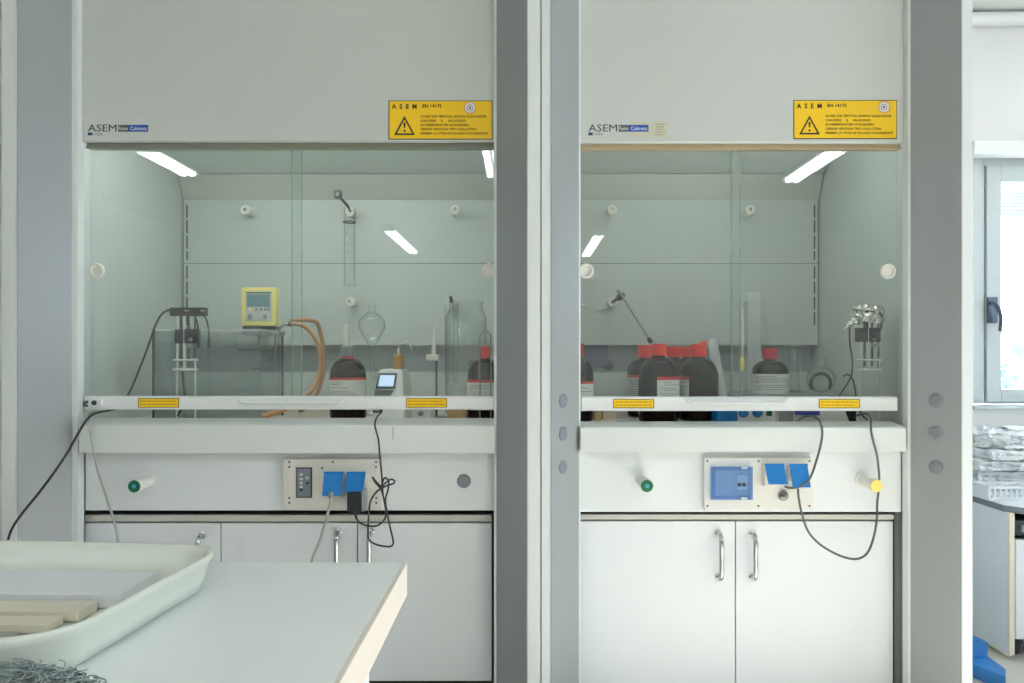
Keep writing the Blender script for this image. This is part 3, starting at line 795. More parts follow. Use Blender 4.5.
# dark recess wall beside the narrow cabinet belongs to the hood
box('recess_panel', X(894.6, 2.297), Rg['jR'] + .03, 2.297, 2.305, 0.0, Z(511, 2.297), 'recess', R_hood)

# wall bracket and service cover of the narrow hood
prism('wall_bracket', [(Rg['lwL'], Z(290, 2.84)), (X(587.5, 2.84), Z(306.5, 2.84)), (Rg['lwL'], Z(306.5, 2.84))], 2.84, 2.87, 'y', 'white_plastic', R_hood, 0.001)
box('service_cover', Rg['lwL'] + .01, X(608, 3.04), 3.04, 3.059, Z(367, 3.04), Z(338, 3.04), 'lavender', R_hood, 0.002)
# light strip behind the header, under the hood roof; the narrow hood's is added
def hood_lamp(h, g, m, x0, x1):
    bx_ = box('lamp_housing', x0, x1, 2.31, 2.39, 1.915, 1.985, 'hood_white', h, 0.004)
    box('lamp_diffuser', x0 + .02, x1 - .02, 2.315, 2.385, 1.905, 1.915, m, h)
emis('hood_tube', (0.97, 1.0, 0.98, 1), 11.0)
emis('hood_fill_glow', (0.97, 1.0, 0.98, 1), 8.0)  # glow added to lift the narrow hood's dark interior
hood_lamp(L_hood, Lg, 'hood_tube', Lg['lwL'] + .15, Lg['lwR'] - .15)
hood_lamp(R_hood, Rg, 'hood_fill_glow', Rg['lwL'] + .15, Rg['lwR'] - .15)
# rust mark on the wide hood's sill
pbox('rust_mark', 392.6, 393.4, 426.5, 439.5, 2.1846, 2.185, 'wood_rail', L_hood)

# ================================================================== THINGS IN THE WIDE HOOD
def px2m(p, D): return p * D / F
def bottle(label, cx, D, R, ysh, ynk, rnk, cap, capr, capm, lab=None, z0=None, strip='label_red', labarc=(-85, 85), group='brown glass reagent bottles', capm2=None, ribs=True):
    """amber bottle: cx, radii and heights in picture units at depth D, standing on z0"""
    z0 = WZ if z0 is None else z0
    c = Vector((X(cx, D), D, z0)); r = px2m(R, D); rn = px2m(rnk, D)
    hs, hn = Z(ysh, D) - z0, Z(ynk, D) - z0
    hc0, hc1 = Z(cap[1], D) - z0, Z(cap[0], D) - z0
    t = thing('reagent_bottle', c, label, 'bottle', group)
    prof = [(0, 0.002), (r * .82, 0.0), (r * .95, .004), (r, .012), (r, hs)]
    for k in range(1, 9):
        a = k / 8 * math.pi / 2
        prof.append((rn * 1.02 + (r - rn * 1.02) * (math.cos(a) ** 1.15), hs + (hn - hs) * (math.sin(a) ** .85)))
    prof += [(rn, hn + .003), (rn, hc1 - .004), (0, hc1 - .004)]
    b = lathe('glass_body', prof, c, 'amber', t, seg=32)
    rc = px2m(capr, D)
    bm = bmesh.new(); addlathe(bm, [(0, hc1), (rc * .9, hc1), (rc, hc1 - .002), (rc, hc0 + .006), (rc * 1.06, hc0 + .005), (rc * 1.06, hc0), (0, hc0)], c, seg=32)
    o = finish('cap', bm, capm, t, True); o.data.set_sharp_from_angle(angle=math.radians(30))
    if ribs:
        bm = bmesh.new()
        for k in range(24):
            a = 2 * math.pi * k / 24; q = c + Vector((math.cos(a) * rc, math.sin(a) * rc, 0))
            addlathe(bm, [(0, hc0 + .007), (.0013, hc0 + .007), (.0013, hc1 - .003), (0, hc1 - .003)], q, seg=5)
        finish('cap_ribs', bm, capm, o)
    if lab:
        y0, y1, y2 = lab
        a0, a1 = math.radians(labarc[0] - 90), math.radians(labarc[1] - 90)
        rr = r + .0006
        l = lathe('paper_label', [(rr, Z(y2, D) - z0), (rr + .0003, Z(y2, D) - z0), (rr + .0003, Z(y1, D) - z0), (rr, Z(y1, D) - z0)], c, 'label_white', t, seg=24, a0=a0, a1=a1)
        if y1 > y0: lathe('label_band', [(rr, Z(y1, D) - z0), (rr + .0004, Z(y1, D) - z0), (rr + .0004, Z(y0, D) - z0), (rr, Z(y0, D) - z0)], c, strip, l, seg=24, a0=a0, a1=a1)
        # printed lines
        rnd = random.Random(int(cx * 10)); yy = y1 + 2.2
        while yy < y2 - 3:
            f0 = rnd.uniform(.08, .2); f1 = rnd.uniform(.4, .9)
            lathe('print_line', [(rr + .0003, Z(yy + .7, D) - z0), (rr + .0006, Z(yy + .7, D) - z0), (rr + .0006, Z(yy, D) - z0), (rr + .0003, Z(yy, D) - z0)], c, 'print_grey', l, seg=12, a0=a0 + (a1 - a0) * f0, a1=a0 + (a1 - a0) * f1)
            yy += rnd.choice([1.8, 2.4, 3.2])
    return t, c
# --- water tank
TD0, TD1 = 2.48, 2.705
tx0, tx1, tz1 = X(153.5, TD0), X(282.5, TD1), Z(331, TD0)
tk = thing('water_tank', ((tx0 + tx1) / 2, (TD0 + TD1) / 2, WZ), 'clear rectangular water bath tank below the yellow controller', 'tank')
th = .006
box('front_wall', tx0, tx1, TD0, TD0 + th, WZ + th, tz1, 'tank_glass', tk); box('back_wall', tx0, tx1, TD1 - th, TD1, WZ + th, tz1, 'tank_glass', tk)
box('side_wall', tx0, tx0 + th, TD0 + th, TD1 - th, WZ + th, tz1, 'tank_glass', tk); box('side_wall', tx1 - th, tx1, TD0 + th, TD1 - th, WZ + th, tz1, 'tank_glass', tk)
box('tank_floor', tx0, tx1, TD0, TD1, WZ, WZ + th, 'tank_glass', tk)
for xx, yy in ((tx0, TD0), (tx1, TD1)): box('corner_seam', xx - .003, xx + .003, yy - .003, yy + .003, WZ, tz1 + .001, 'seam', tk)
bm = bmesh.new(); rw = .012
addbox(bm, tx0 - .004, tx1 + .004, TD0 - .004, TD0 + rw, tz1, tz1 + .006); addbox(bm, tx0 - .004, tx1 + .004, TD1 - rw, TD1 + .004, tz1, tz1 + .006)
addbox(bm, tx0 - .004, tx0 + rw, TD0 + rw, TD1 - rw, tz1, tz1 + .006); addbox(bm, tx1 - rw, tx1 + .004, TD0 + rw, TD1 - rw, tz1, tz1 + .006)
finish('rim', bm, 'frosted', tk)
glassmat('water', (0.93, 0.95, 0.955, 1), f0=0.02)
box('water', tx0 + th + .001, tx1 - th - .001, TD0 + th + .001, TD1 - th - .001, WZ + th + .001, Z(341, TD0), 'water', tk)
# --- yellow circulator
CD = 2.60
cc = thing('immersion_circulator', (X(258, CD), CD + .04, tz1), 'yellow immersion thermostat with grey keypad sitting on the tank rim', 'thermostat')
body = pbox('body', 241, 276, 287.3, 326, CD, CD + .035, 'circ_yellow', cc, 0.006)
fp = pbox('face_panel', 245.5, 272, 291.3, 321.3, CD - .0015, CD, 'circ_grey', cc, 0.0006)
pbox('bezel', 246.6, 270, 293.5, 307, CD - .003, CD - .0015, 'meter_grey', fp, .0005)
pbox('display', 247.6, 269, 295.2, 306.2, CD - .0036, CD - .003, 'lcd', fp)
pbox('top_band', 246, 271, 292, 293.2, CD - .002, CD - .0015, 'knob_green', fp)
for a, m in ((248.5, 'circ_yellow'), (255, 'meter_grey'), (259.5, 'meter_grey'), (264, 'meter_grey'), (267.5, 'meter_grey')): pbox('key', a, a + 2.7, 307.9, 310.8, CD - .003, CD - .0015, m, fp, .0004)
pbox('key', 248, 252, 314, 319.5, CD - .003, CD - .0015, 'meter_grey', fp, .0004)
lathe('dial', [(0, 0), (.008, 0), (.007, .004), (0, .004)], P(265, 316.5, CD - .0015), 'meter_grey', fp, (0, -1, 0), 18)
pbox('neck', 242.5, 275, 326, 330, CD + .005, CD + .045, 'meter_dark', cc, 0.002)
pbox('rim_clamp', 241.5, 280, 330, 335, CD + .0, CD + .06, 'meter_grey', cc, 0.002)
pbox('bracket', 237, 270, 348.2, 351, CD + .01, CD + .06, 'black_plastic', cc, 0.001)
pbox('shaft_housing', 257.5, 267, 335, 353, CD + .03, CD + .06, 'meter_dark', cc, 0.002)
for k in range(5):
    yy = 354 + k * 3.0
    bm = bmesh.new(); c0 = P(261.5, yy, CD + .045); rr = px2m(4.6, CD)
    addtube(bm, [c0 + Vector((math.cos(a) * rr, math.sin(a) * rr, 0)) for a in [2 * math.pi * i / 16 for i in range(17)]], .0022, 6, 1)
    finish('heater_coil', bm, 'steel', cc, True)
tube('coil_pipe', [P(276.2, 333, CD + .03), P(276, 345, CD + .03), P(275, 356, CD + .03), P(271, 363.5, CD + .035), P(264, 368.3, CD + .04), P(251, 369, CD + .045)], .0035, 'chrome', cc, 10)
tube('outlet_pipe', [P(279.5, 331, CD + .03), P(280.5, 327.5, CD + .028), P(284, 324.4, CD + .026), P(290.5, 323.8, CD + .024)], .0065, 'chrome', cc, 12)
lathe('hose_clip', [(.0075, 0), (.0095, 0), (.0095, .008), (.0075, .008)], P(289, 323.8, CD + .024), 'dark_steel', cc, (1, 0, 0), 16)
tag(tube('rubber_hose', [P(289, 323.8, 2.626), P(298, 324.2, 2.63), P(307, 328, 2.64), P(315, 338, 2.64), P(320, 352, 2.64), P(320.5, 368, 2.63), P(315, 385, 2.60), P(306, 396, 2.56), P(292, 406, 2.47), P(276, 412.5, 2.40), P(262, 417.0, 2.365)], .0078, 'hose', None, 12, 8),
    'tan rubber hose curving from the thermostat outlet down to the worktop', 'hose')
tag(tube('rubber_hose', [P(290.5, 320.8, 2.66), P(300, 319.8, 2.665), P(311, 320.4, 2.69), P(317, 323, 2.73), P(320.5, 333, 2.76), P(324, 355, 2.78), P(323, 375, 2.78), P(318, 391, 2.78), P(312, 403, 2.76), P(300, 411, 2.70)], .0075, 'hose', None, 12, 8),
    'tan rubber hose looping behind the other hose beside the tank', 'hose')

# --- probe clusters
def probe(label, D, cx, headw, ytop, foil):
    sc = lambda p: px2m(p, D)
    t = thing('electrode_stand', (X(cx, D), D, WZ), label, 'electrode stand', 'electrode stands in the fume hoods')
    c = X(cx, D)
    bw = 11.7
    bl = pbox('clamp_block', cx - bw, cx + bw, 329 if not foil else 327.5, 343.6 if not foil else 342, D - .012, D + .012, 'black_plastic', t, 0.003)
    lathe('thumb_screw', [(0, 0), (.006, 0), (.006, .006), (0, .006)], P(cx + 5, 339.5, D - .012), 'steel', t, (0, -1, 0), 12)
    for dx, dy, top, bot, r in ((-8.6, -.007, 316, 366, 1.0), (-5.0, .006, 316, 366, .9), (-1.6, -.008, 316, 370, 1.2), (2.6, .006, 316, 366, .9), (9.0, .0, 316, 372, .8)):
        tube('electrode_rod', [P(cx + dx, top, D + dy), P(cx + dx, bot, D + dy)], sc(r * 1.15), 'bright_steel' if dy < 0 else 'dark_steel', t, 10, 1)
    lathe('collar', [(0, 0), (.011, 0), (.011, .012), (0, .012)], P(cx + 5.5, 347.5, D - .006), 'chrome', t, (0, 0, 1), 16)
    for yy in (360.0, 369.5):
        lathe('ring_plate', [(sc(6.0), -.003), (sc(11.5), -.003), (sc(12.2), 0), (sc(11.5), .003), (sc(6.0), .003), (sc(6.0), -.003)], P(cx - .5, yy, D), 'bright_steel', t, (0, 0, 1), 28)
    for dx in (-9.2, 9.2):
        tube('support_rod', [P(cx + dx, 358, D), Vector((X(cx + dx, D), D, WZ + .004))], .0034, 'bright_steel', t, 10, 1)
    lathe('base_ring', [(sc(7.5), 0), (sc(11.5), 0), (sc(11.5), .005), (sc(7.5), .005), (sc(7.5), 0)], (c, D, WZ), 'steel', t, (0, 0, 1), 28)
    return t
pL = probe('electrode stand with flat black head and trailing cables before the water tank', 2.40, 186, 36, 307, False)
hd = pbox('head', 169.4, 205, 307.4, 316, 2.388, 2.412, 'black_plastic', pL, 0.003)
for a in (184, 200): pbox('head_stud', a, a + 5, 309.8, 311.4, 2.3865, 2.388, 'chrome', pL)
for a, b in ((194, 198.5), (203.5, 209)):
    cb = tube('electrode_cable', [P(a, 315.5, 2.385), P(a + (b - a) * .55, 320, 2.378), P(b - .3, 330, 2.375), P(b, 341, 2.375)], .0028, 'black_cable', pL)
    tube('cable_plug', [P(b, 339, 2.375), P(b, 348, 2.375)], .0055, 'black_plastic', pL, 10, 1)
tube('probe_wire', [P(182.5, 372, 2.39), P(183.6, 385, 2.385), P(184.6, 397, 2.38), P(182, 408, 2.375), P(178, 416, 2.37)], .0034, 'black_cable', pL)
# black cable from the head over the sill to the desk side
tag(tube('black_cable', [P(170.5, 309.5, 2.40), P(163, 313, 2.40), P(156.5, 323, 2.40), P(150, 341, 2.40), P(143, 360, 2.39), P(135, 380, 2.36), P(128, 395, 2.33), P(121, 406, 2.30), P(110, 410.2, 2.245),
     P(97, 412.8, 2.18), P(88, 418.5, 2.165), P(79, 432, 2.150), P(69, 450, 2.115), P(56, 470, 2.075), P(38, 494, 2.07), P(24, 511, 2.07), P(13, 527, 2.07), P(8, 541, 2.07), P(6.5, 565, 2.07), P(8, 640, 2.07), P(8, 745, 2.10)], .0034, 'black_cable', None, 8, 8),
    'black cable running from the electrode head over the sill and down the grey post', 'cable')
tag(tube('grey_cable', [P(100, 411, 2.30), P(92, 412.4, 2.25), P(89, 415.5, 2.20), P(90, 424, 2.165), P(93, 445, 2.165), P(98, 470, 2.175), P(106, 496, 2.18), P(113, 518, 2.18), P(118, 540, 2.18), P(124, 600, 2.17), P(126, 710, 2.17)], .0036, 'grey_cable', None, 8, 8),
    'pale grey cable hanging over the sill past the green knob', 'cable')

# --- bottles of the wide hood
b1, c1 = bottle('brown bottle with grey cap and white dispenser tube beside the meter', 348, 2.55, 18.0, 379, 358.5, 6.2, (346.6, 356), 6.8, 'cap_grey', (377.3, 379.6, 408), ribs=False)
tube('dispenser_tube', [P(345.5, 347.5, 2.55), P(345.5, 323.8, 2.55)], px2m(2.4, 2.55), 'white_plastic', b1, 12, 1)
tube('dispenser_nozzle', [P(350.6, 347.5, 2.55), P(350.6, 341.6, 2.55)], px2m(1.3, 2.55), 'white_plastic', b1, 10, 1)
lathe('neck_band', [(px2m(6.9, 2.55), Z(360.5, 2.55) - WZ), (px2m(6.9, 2.55), Z(356.2, 2.55) - WZ)], c1, 'cap_crimson', b1)
b2, c2 = bottle('brown bottle with red cap standing in a wire carrier', 485, 2.44, 17.5, 379, 359.5, 5.2, (346.3, 358.6), 6.0, 'cap_red', (379.2, 382, 409))
wc = thing('wire_carrier', (X(485.4, 2.36), 2.40, WZ), 'tall steel wire loop carrier around the red capped bottle', 'wire carrier')
tube('wire_loop', [Vector((X(480, 2.365), 2.365, WZ + .003)), P(480, 395, 2.365), P(480, 345, 2.365), P(480.4, 336, 2.365), P(482.3, 332.2, 2.365), P(485.4, 331, 2.365), P(488.4, 332.2, 2.365), P(490.4, 336, 2.365), P(490.8, 345, 2.365), P(490.8, 395, 2.365), Vector((X(490.8, 2.365), 2.365, WZ + .003))], .0024, 'steel', wc, 8, 5)
tube('loop_stub', [P(485.4, 331, 2.365), P(485.4, 327.6, 2.365)], .002, 'steel', wc, 8, 1)
bm = bmesh.new(); rr = px2m(17.5, 2.44) + .006
addtube(bm, [Vector((c2.x + math.cos(a) * rr, c2.y + math.sin(a) * rr, WZ + .004)) for a in [2 * math.pi * k / 32 for k in range(33)]], .0024, 6, 1)
finish('base_ring', bm, 'steel', wc, True)

# --- bench meter
mt = thing('bench_meter', (X(388, 2.45), 2.48, WZ), 'white bench meter with tilted colour screen next to the dispenser bottle', 'meter')
def mD(py): return 2.385 + (417 - py) / 47.5 * .07
bm = bmesh.new()
fr = [P(371.2, 424, 2.375), P(405, 424, 2.375), P(402, 369.4, mD(369.4)), P(379.2, 369.4, mD(369.4))]
fr[0].z = fr[1].z = WZ
bk_ = [Vector((fr[0].x, 2.60, WZ)), Vector((fr[1].x, 2.60, WZ)), Vector((fr[2].x, 2.60, fr[2].z)), Vector((fr[3].x, 2.60, fr[3].z))]
v = [bm.verts.new(q) for q in fr + bk_]
for f in ((0, 1, 2, 3), (7, 6, 5, 4), (0, 4, 5, 1), (1, 5, 6, 2), (2, 6, 7, 3), (3, 7, 4, 0)): bm.faces.new([v[i] for i in f])
bmesh.ops.bevel(bm, geom=list(bm.edges), offset=0.004, segments=2, affect='EDGES')
finish('housing', bm, 'meter_white', mt)
def slab(name, quad, m, parent, off, thick=.0012):
    bm = bmesh.new(); q0 = [P(a, b, mD(b)) + Vector((0, -off, off * .25)) for a, b in quad]
    v = [bm.verts.new(q) for q in q0] + [bm.verts.new(q + Vector((0, thick, 0))) for q in q0]
    for f in ((0, 1, 2, 3), (7, 6, 5, 4), (0, 4, 5, 1), (1, 5, 6, 2), (2, 6, 7, 3), (3, 7, 4, 0)): bm.faces.new([v[i] for i in f])
    return finish(name, bm, m, parent)
slab('screen_bezel', [(375.6, 389.2), (395.0, 389.2), (397.4, 373.4), (379.0, 373.4)], 'meter_dark', mt, .0030)
slab('screen', [(378.3, 386.6), (393.4, 386.6), (395.2, 375.4), (380.6, 375.4)], 'meter_screen', mt, .0042)
slab('lower_panel', [(372.6, 413), (381.5, 413), (394.0, 390.3), (375.4, 390.3)], 'meter_dark', mt, .0030)
slab('side_key', [(373.8, 411.5), (379.5, 411.5), (380.5, 407), (374.2, 407)], 'meter_grey', mt, .0042)
vt = thing('sample_vial', P(398.5, 369.2, 2.50), 'small amber vial with white tip standing on the bench meter', 'vial')
lathe('vial_body', [(0, 0.0003), (px2m(5.3, 2.5), 0.0003), (px2m(5.5, 2.5), .002), (px2m(5.5, 2.5), px2m(14, 2.5)), (px2m(4.5, 2.5), px2m(15, 2.5)), (0, px2m(15, 2.5))], P(398.5, 369.2, 2.50), 'amber_liquid', vt, seg=20)
lathe('tip', [(px2m(1.5, 2.5), 0), (px2m(1.2, 2.5), px2m(5.5, 2.5)), (0, px2m(6, 2.5))], P(398.5, 354.3, 2.5), 'white_plastic', vt, seg=12)
tube('capillary', [P(398.5, 348.5, 2.5), P(400.5, 344, 2.5), P(406, 341.5, 2.5), P(411, 346, 2.52), P(412, 353, 2.53)], .0012, 'white_plastic', vt, 6)
# --- dosing stand
ds = thing('dosing_stand', (X(436.3, 2.56), 2.56, WZ), 'slim dosing stand holding a white tube in a white clamp', 'stand')
tube('stand_rod', [P(436.5, 356, 2.56), Vector((X(436.5, 2.56), 2.56, WZ + .01))], .0036, 'dark_steel', ds, 10, 1)
lathe('stand_base', [(0, 0), (.035, 0), (.035, .008), (.030, .011), (0, .011)], (X(436.5, 2.56), 2.56, WZ), 'meter_grey', ds, seg=24)
pbox('clamp', 426, 438, 354.4, 360.6, 2.53, 2.575, 'white_plastic', ds, 0.003)
tube('dosing_tube', [P(433.6, 354.5, 2.555), P(434.6, 330, 2.555)], px2m(2.1, 2.555), 'white_plastic', ds, 12, 1)
tube('tube_head', [P(434.6, 330, 2.555), P(436.2, 325.5, 2.555), P(436.6, 321.8, 2.555)], px2m(1.3, 2.555), 'white_plastic', ds, 10, 2)
# small stirrer drive
st = thing('stirrer_drive', (X(421, 2.38), 2.42, WZ), 'small white stirrer box with a grey knob beside the meter', 'stirrer')
pbox('housing', 411.5, 431.5, 403, 423.5, 2.37, 2.47, 'meter_white', st, .004)
lathe('knob', [(.0095, 0), (.0095, .004), (.007, .012), (0, .012)], P(420.8, 413.4, 2.37), 'meter_grey', st, (0, -1, 0), 18)
tag(pbox('beige_carton', 447, 467, 402, 422.0, 2.44, 2.52, 'cardboard', None, .002), 'small beige carton between the stirrer box and the wire carrier', 'carton')
# --- clear glassware
def glass(name, label, prof, c, parent=None, d=(0, 0, 1), seg=28, m='lab_glass', cat_='glassware'):
    o = lathe(name, prof, c, m, None, d, seg); return tag(o, label, cat_)
D = 2.72; u = px2m(1, D)
fl = Vector((X(370, D), D, WZ))
glass('conical_flask', 'clear conical flask under the glass funnel behind the meter', [(0, .001), (17 * u, .001), (18 * u, .006), (17 * u, .02), (6 * u, .145), (5.5 * u, .17), (6.3 * u, .174)], fl, cat_='flask')
fz = Z(306, D)
glass('separating_funnel', 'clear pear shaped glass funnel above the conical flask', [(2.2 * u, -92 * u), (2.2 * u, -44 * u), (3 * u, -40 * u), (8 * u, -32 * u), (13.5 * u, -22 * u), (13.0 * u, -15 * u), (8 * u, -9 * u), (4 * u, -6 * u), (3.6 * u, 0), (4.4 * u, .6 * u)], Vector((X(372, D), D, fz)), cat_='funnel')
D = 2.80; u = px2m(1, D)
glass('glass_jar', 'tall clear glass jar in the corner behind the red capped bottle', [(0, .002), (20 * u, .002), (21 * u, .01), (21 * u, Z(318, D) - WZ), (17 * u, Z(309, D) - WZ), (17 * u, Z(303, D) - WZ), (18.5 * u, Z(301.5, D) - WZ)], Vector((X(466, D), D, WZ)), cat_='jar')
for xx, lb_ in ((447.5, 'slim clear glass tube hanging beside the rod socket, nearer the meter'), (455.5, 'slim clear glass tube hanging below the rod socket')):
    D = 2.885; u = px2m(1, D)
    glass('glass_tube', lb_, [(0, -78 * u), (2.6 * u, -76 * u), (2.9 * u, -70 * u), (2.9 * u, -1 * u), (3.6 * u, 0)], P(xx, 305, D), cat_='glass tube')
tag(tube('tube_hook', [P(451.5, 301.5, 2.905), P(451, 299, 2.89), P(450.5, 296.5, 2.885)], .007, 'dark_steel', None, 8, 3), 'small dark hook on the rod socket above the glass tubes', 'hook')
# hanging cylinder and its clamp
cl = thing('rod_clamp', P(350, 211.5, 2.905), 'short steel clamp arm on the middle rod socket of the wider hood', 'clamp')
tube('arm', [P(351, 211.5, 2.915), P(347.5, 206, 2.90), P(340, 197.5, 2.86)], .0055, 'dark_steel', cl, 10, 3)
bm = bmesh.new(); addbox(bm, X(334.5, 2.85), X(341.5, 2.85), 2.835, 2.865, Z(198.5, 2.85), Z(190.5, 2.85), .003); finish('boss_head', bm, 'dark_steel', cl)
lathe('boss_screw', [(0, 0), (.006, 0), (.006, .01), (0, .01)], P(338, 194.5, 2.835), 'steel', cl, (0, -1, 0), 12)
D = 2.88; u = px2m(1, D)
glass('measuring_cylinder', 'empty clear glass cylinder hanging below the steel clamp arm', [(0, -78 * u), (5.6 * u, -78 * u), (6.2 * u, -77.5 * u), (5.6 * u, -75 * u), (5.6 * u, -15 * u), (6.6 * u, -14.6 * u), (6.6 * u, -13.6 * u), (5.6 * u, -13.2 * u), (5.6 * u, 0)], P(349.6, 208, D), cat_='cylinder')
bm = bmesh.new(); c0 = P(349.6, 222.2, D); addtube(bm, [c0 + Vector((math.cos(a), math.sin(a), 0)) * (6.4 * u) for a in [2 * math.pi * k / 24 for k in range(25)]], .0022, 6, 1)
tag(finish('holding_ring', bm, 'dark_steel', None, True), 'thin dark ring around the hanging glass cylinder', 'ring')

# ================================================================== THINGS IN THE NARROW HOOD
bottle('brown bottle with crimson cap partly hidden by the grey post', 576.5, 2.46, 16.8, 377, 357.5, 5.6, (343.2, 356.5), 6.8, 'cap_crimson', (381.2, 383.4, 410))
bottle('brown bottle with red cap behind the largest bottle, on the post side', 645, 2.66, 17.8, 374, 359, 6.0, (345.2, 357.6), 7.0, 'cap_red', (374.6, 377.2, 404), labarc=(-85, 20))
bottle('large brown bottle with red cap at the front of the bottle group', 658.6, 2.45, 20.2, 381, 357.4, 6.6, (343.6, 355.6), 7.6, 'cap_red', (376.2, 379.4, 409), labarc=(-14, 84))
bottle('brown bottle seen behind the front row, under the lower red cap', 673.5, 2.80, 16.0, 373, 358.5, 5.6, (346.4, 357), 6.8, 'cap_red')
bottle('brown bottle seen behind the front row, second lower red cap', 688, 2.82, 16.0, 373, 358.5, 5.6, (346.4, 357), 6.9, 'cap_red')
bD, cD = bottle('large brown bottle with tilted red pouring cap beside the white tube', 698.6, 2.50, 19.8, 381, 358, 6.6, (344, 356.8), 7.4, 'cap_red', (376.2, 379.4, 409), labarc=(-85, -40))
prism('pouring_lip', [(X(696.5, 2.5), Z(344.2, 2.5)), (X(706, 2.5), Z(344.2, 2.5)), (X(706.2, 2.5), Z(340.6, 2.5)), (X(703, 2.5), Z(341.2, 2.5))], 2.49, 2.515, 'y', 'cap_red', bD, .001)
# low shelf with bottle, cylinder and flask on it
SZ = Z(394.5, 2.62)
sh = thing('riser_shelf', (X(785, 2.66), 2.74, WZ), 'low grey riser shelf carrying the bottle with plain white label', 'shelf')
box('shelf_board', X(733, 2.62), X(840, 2.62), 2.62, 2.90, SZ - .008, SZ, 'meter_grey', sh, .001)
for xx in (X(734, 2.62), X(838.5, 2.62) - .004): box('shelf_leg', xx, xx + .008, 2.63, 2.89, WZ, SZ - .008, 'meter_grey', sh)
bottle('brown bottle with dark red cap and plain white label on the riser shelf', 770, 2.70, 18.0, 374, 360.5, 5.8, (348, 359), 6.6, 'cap_crimson', (373.6, 373.6, 393.0), z0=SZ, labarc=(-88, 88))
D = 2.74; u = px2m(1, D)
glass('measuring_cylinder', 'clear glass cylinder on the riser shelf beside the white label bottle', [(0, .001), (9 * u, .001), (9 * u, .004), (5.5 * u, .008), (5.5 * u, 42 * u), (6.4 * u, 44 * u)], Vector((X(794.5, D), D, SZ)), cat_='cylinder')
glass('round_flask', 'round clear glass flask on the riser shelf near the electrode stand', [(0, .001)] + [(14 * u * math.sin(a), 13.5 * u - 13.5 * u * math.cos(a)) for a in [math.pi * k / 12 for k in range(1, 11)]] + [(4.5 * u, 27 * u), (4.5 * u, 36 * u), (5.2 * u, 36.6 * u)], Vector((X(821, D), D, SZ)), cat_='flask')
bm = bmesh.new(); c0 = Vector((X(821, 2.66), 2.66, SZ + .018))
addtube(bm, [c0 + Vector((math.cos(a) * .034, 0.002 * k / 10, math.sin(a) * .034 + .020)) for k, a in enumerate([-0.6 + 4.4 * k / 24 for k in range(25)])], .006, 8, 1)
tag(finish('coiled_lead', bm, 'black_cable', None, True), 'thick black lead arched before the round flask', 'cable')
# tubes, rods
tag(tube('plastic_tube', [P(711.5, 339.8, 2.72), P(722, 398, 2.66), P(726, 418, 2.64)], px2m(5.6, 2.7), 'frosted', None, 16, 1), 'pale translucent plastic tube leaning behind the pouring bottle', 'tube')
tag(box('frosted_plate', X(747.5, 2.895), X(761, 2.895), 2.895, 2.899, SZ, Z(293, 2.895), 'frosted', None), 'narrow frosted glass strip leaning before the rod socket', 'glass strip')
pp = thing('glass_pipette', (X(742.4, 2.60), 2.60, WZ), 'thin white pipette with yellow tip beside the pane overlap', 'pipette')
tube('pipette_body', [P(742.8, 308, 2.60), P(742.4, 358, 2.60)], px2m(1.1, 2.6), 'white_plastic', pp, 10, 1)
tube('pipette_bulb', [P(742.3, 357, 2.6), P(742, 361, 2.6), P(742, 366, 2.6), P(742, 371, 2.6)], lambda t: px2m(1.2 + 1.4 * math.sin(math.pi * t), 2.6), 'knob_yellow', pp, 10, 3)
tube('pipette_tip', [P(742, 370, 2.6), Vector((X(742, 2.6), 2.6, WZ))], px2m(.7, 2.6), 'frosted', pp, 8, 1)
rc = thing('clamp_rod', P(612.5, 302, 2.905), 'long slanting steel rod clamped to a rod socket above the bottles', 'rod')
tube('socket_arm', [P(612.5, 302, 2.915), P(616, 299.5, 2.89), P(619.5, 296.5, 2.87)], .006, 'dark_steel', rc, 10, 3)
lathe('boss_head', [(0, -.014), (.011, -.014), (.0135, -.008), (.0135, .008), (.011, .014), (0, .014)], P(620.5, 296.5, 2.86), 'dark_steel', rc, (0.6, -1, .5), 14)
tube('wing_screw', [P(617.3, 289.5, 2.855), P(620.5, 296, 2.855)], .0045, 'steel', rc, 8, 1)
tube('rod', [P(619, 291, 2.84), P(650, 340.5, 2.80)], .0046, 'steel', rc, 10, 1)
tube('rod_foot', [P(648.6, 338.2, 2.80), P(651.6, 342.8, 2.797)], .0085, 'black_plastic', rc, 12, 1)
# right electrode stand with foil
pR = probe('electrode stand with head wrapped in crumpled foil near the hood wall', 2.38, 869.5, 30, 305, True)
bm = bmesh.new()
rings = []
for j in range(9):
    row = []
    for k in range(40):
        a = 2 * math.pi * k / 40; rr = px2m(14.5, 2.38) * (1 + random.uniform(-.10, .10)) * (1.0 - .10 * (j == 8))
        zz = Z(322 - j * 2.0 - 1.5 * math.sin(a * 2 + 1) * (j < 3), 2.38) + random.uniform(-.0025, .0025)
        row.append(bm.verts.new(Vector((X(868.5, 2.38) + math.cos(a) * rr, 2.38 + math.sin(a) * rr * .85, zz))))
    rings.append(row)
for A, B in zip(rings[:-1], rings[1:]):
    for k in range(40): bm.faces.new((A[k], A[(k + 1) % 40], B[(k + 1) % 40], B[k]))
bm.faces.new(rings[-1])
finish('foil_wrap', bm, 'foil', pR)
bm = bmesh.new(); ring0 = []
pts = [P(856, 320, 2.36), P(852, 322.5, 2.355), P(848, 326, 2.355), P(844.5, 329, 2.355)]
addtube(bm, pts, lambda t: .011 * (1 - .6 * t) + random.uniform(-.002, .002), 8, 4); finish('foil_tail', bm, 'foil', pR)
pbox('head', 857, 882, 307.5, 313, 2.365, 2.395, 'meter_dark', pR, .002)
tube('head_stem', [P(867, 310, 2.35), P(867, 330, 2.355)], .0035, 'black_plastic', pR, 8, 1)
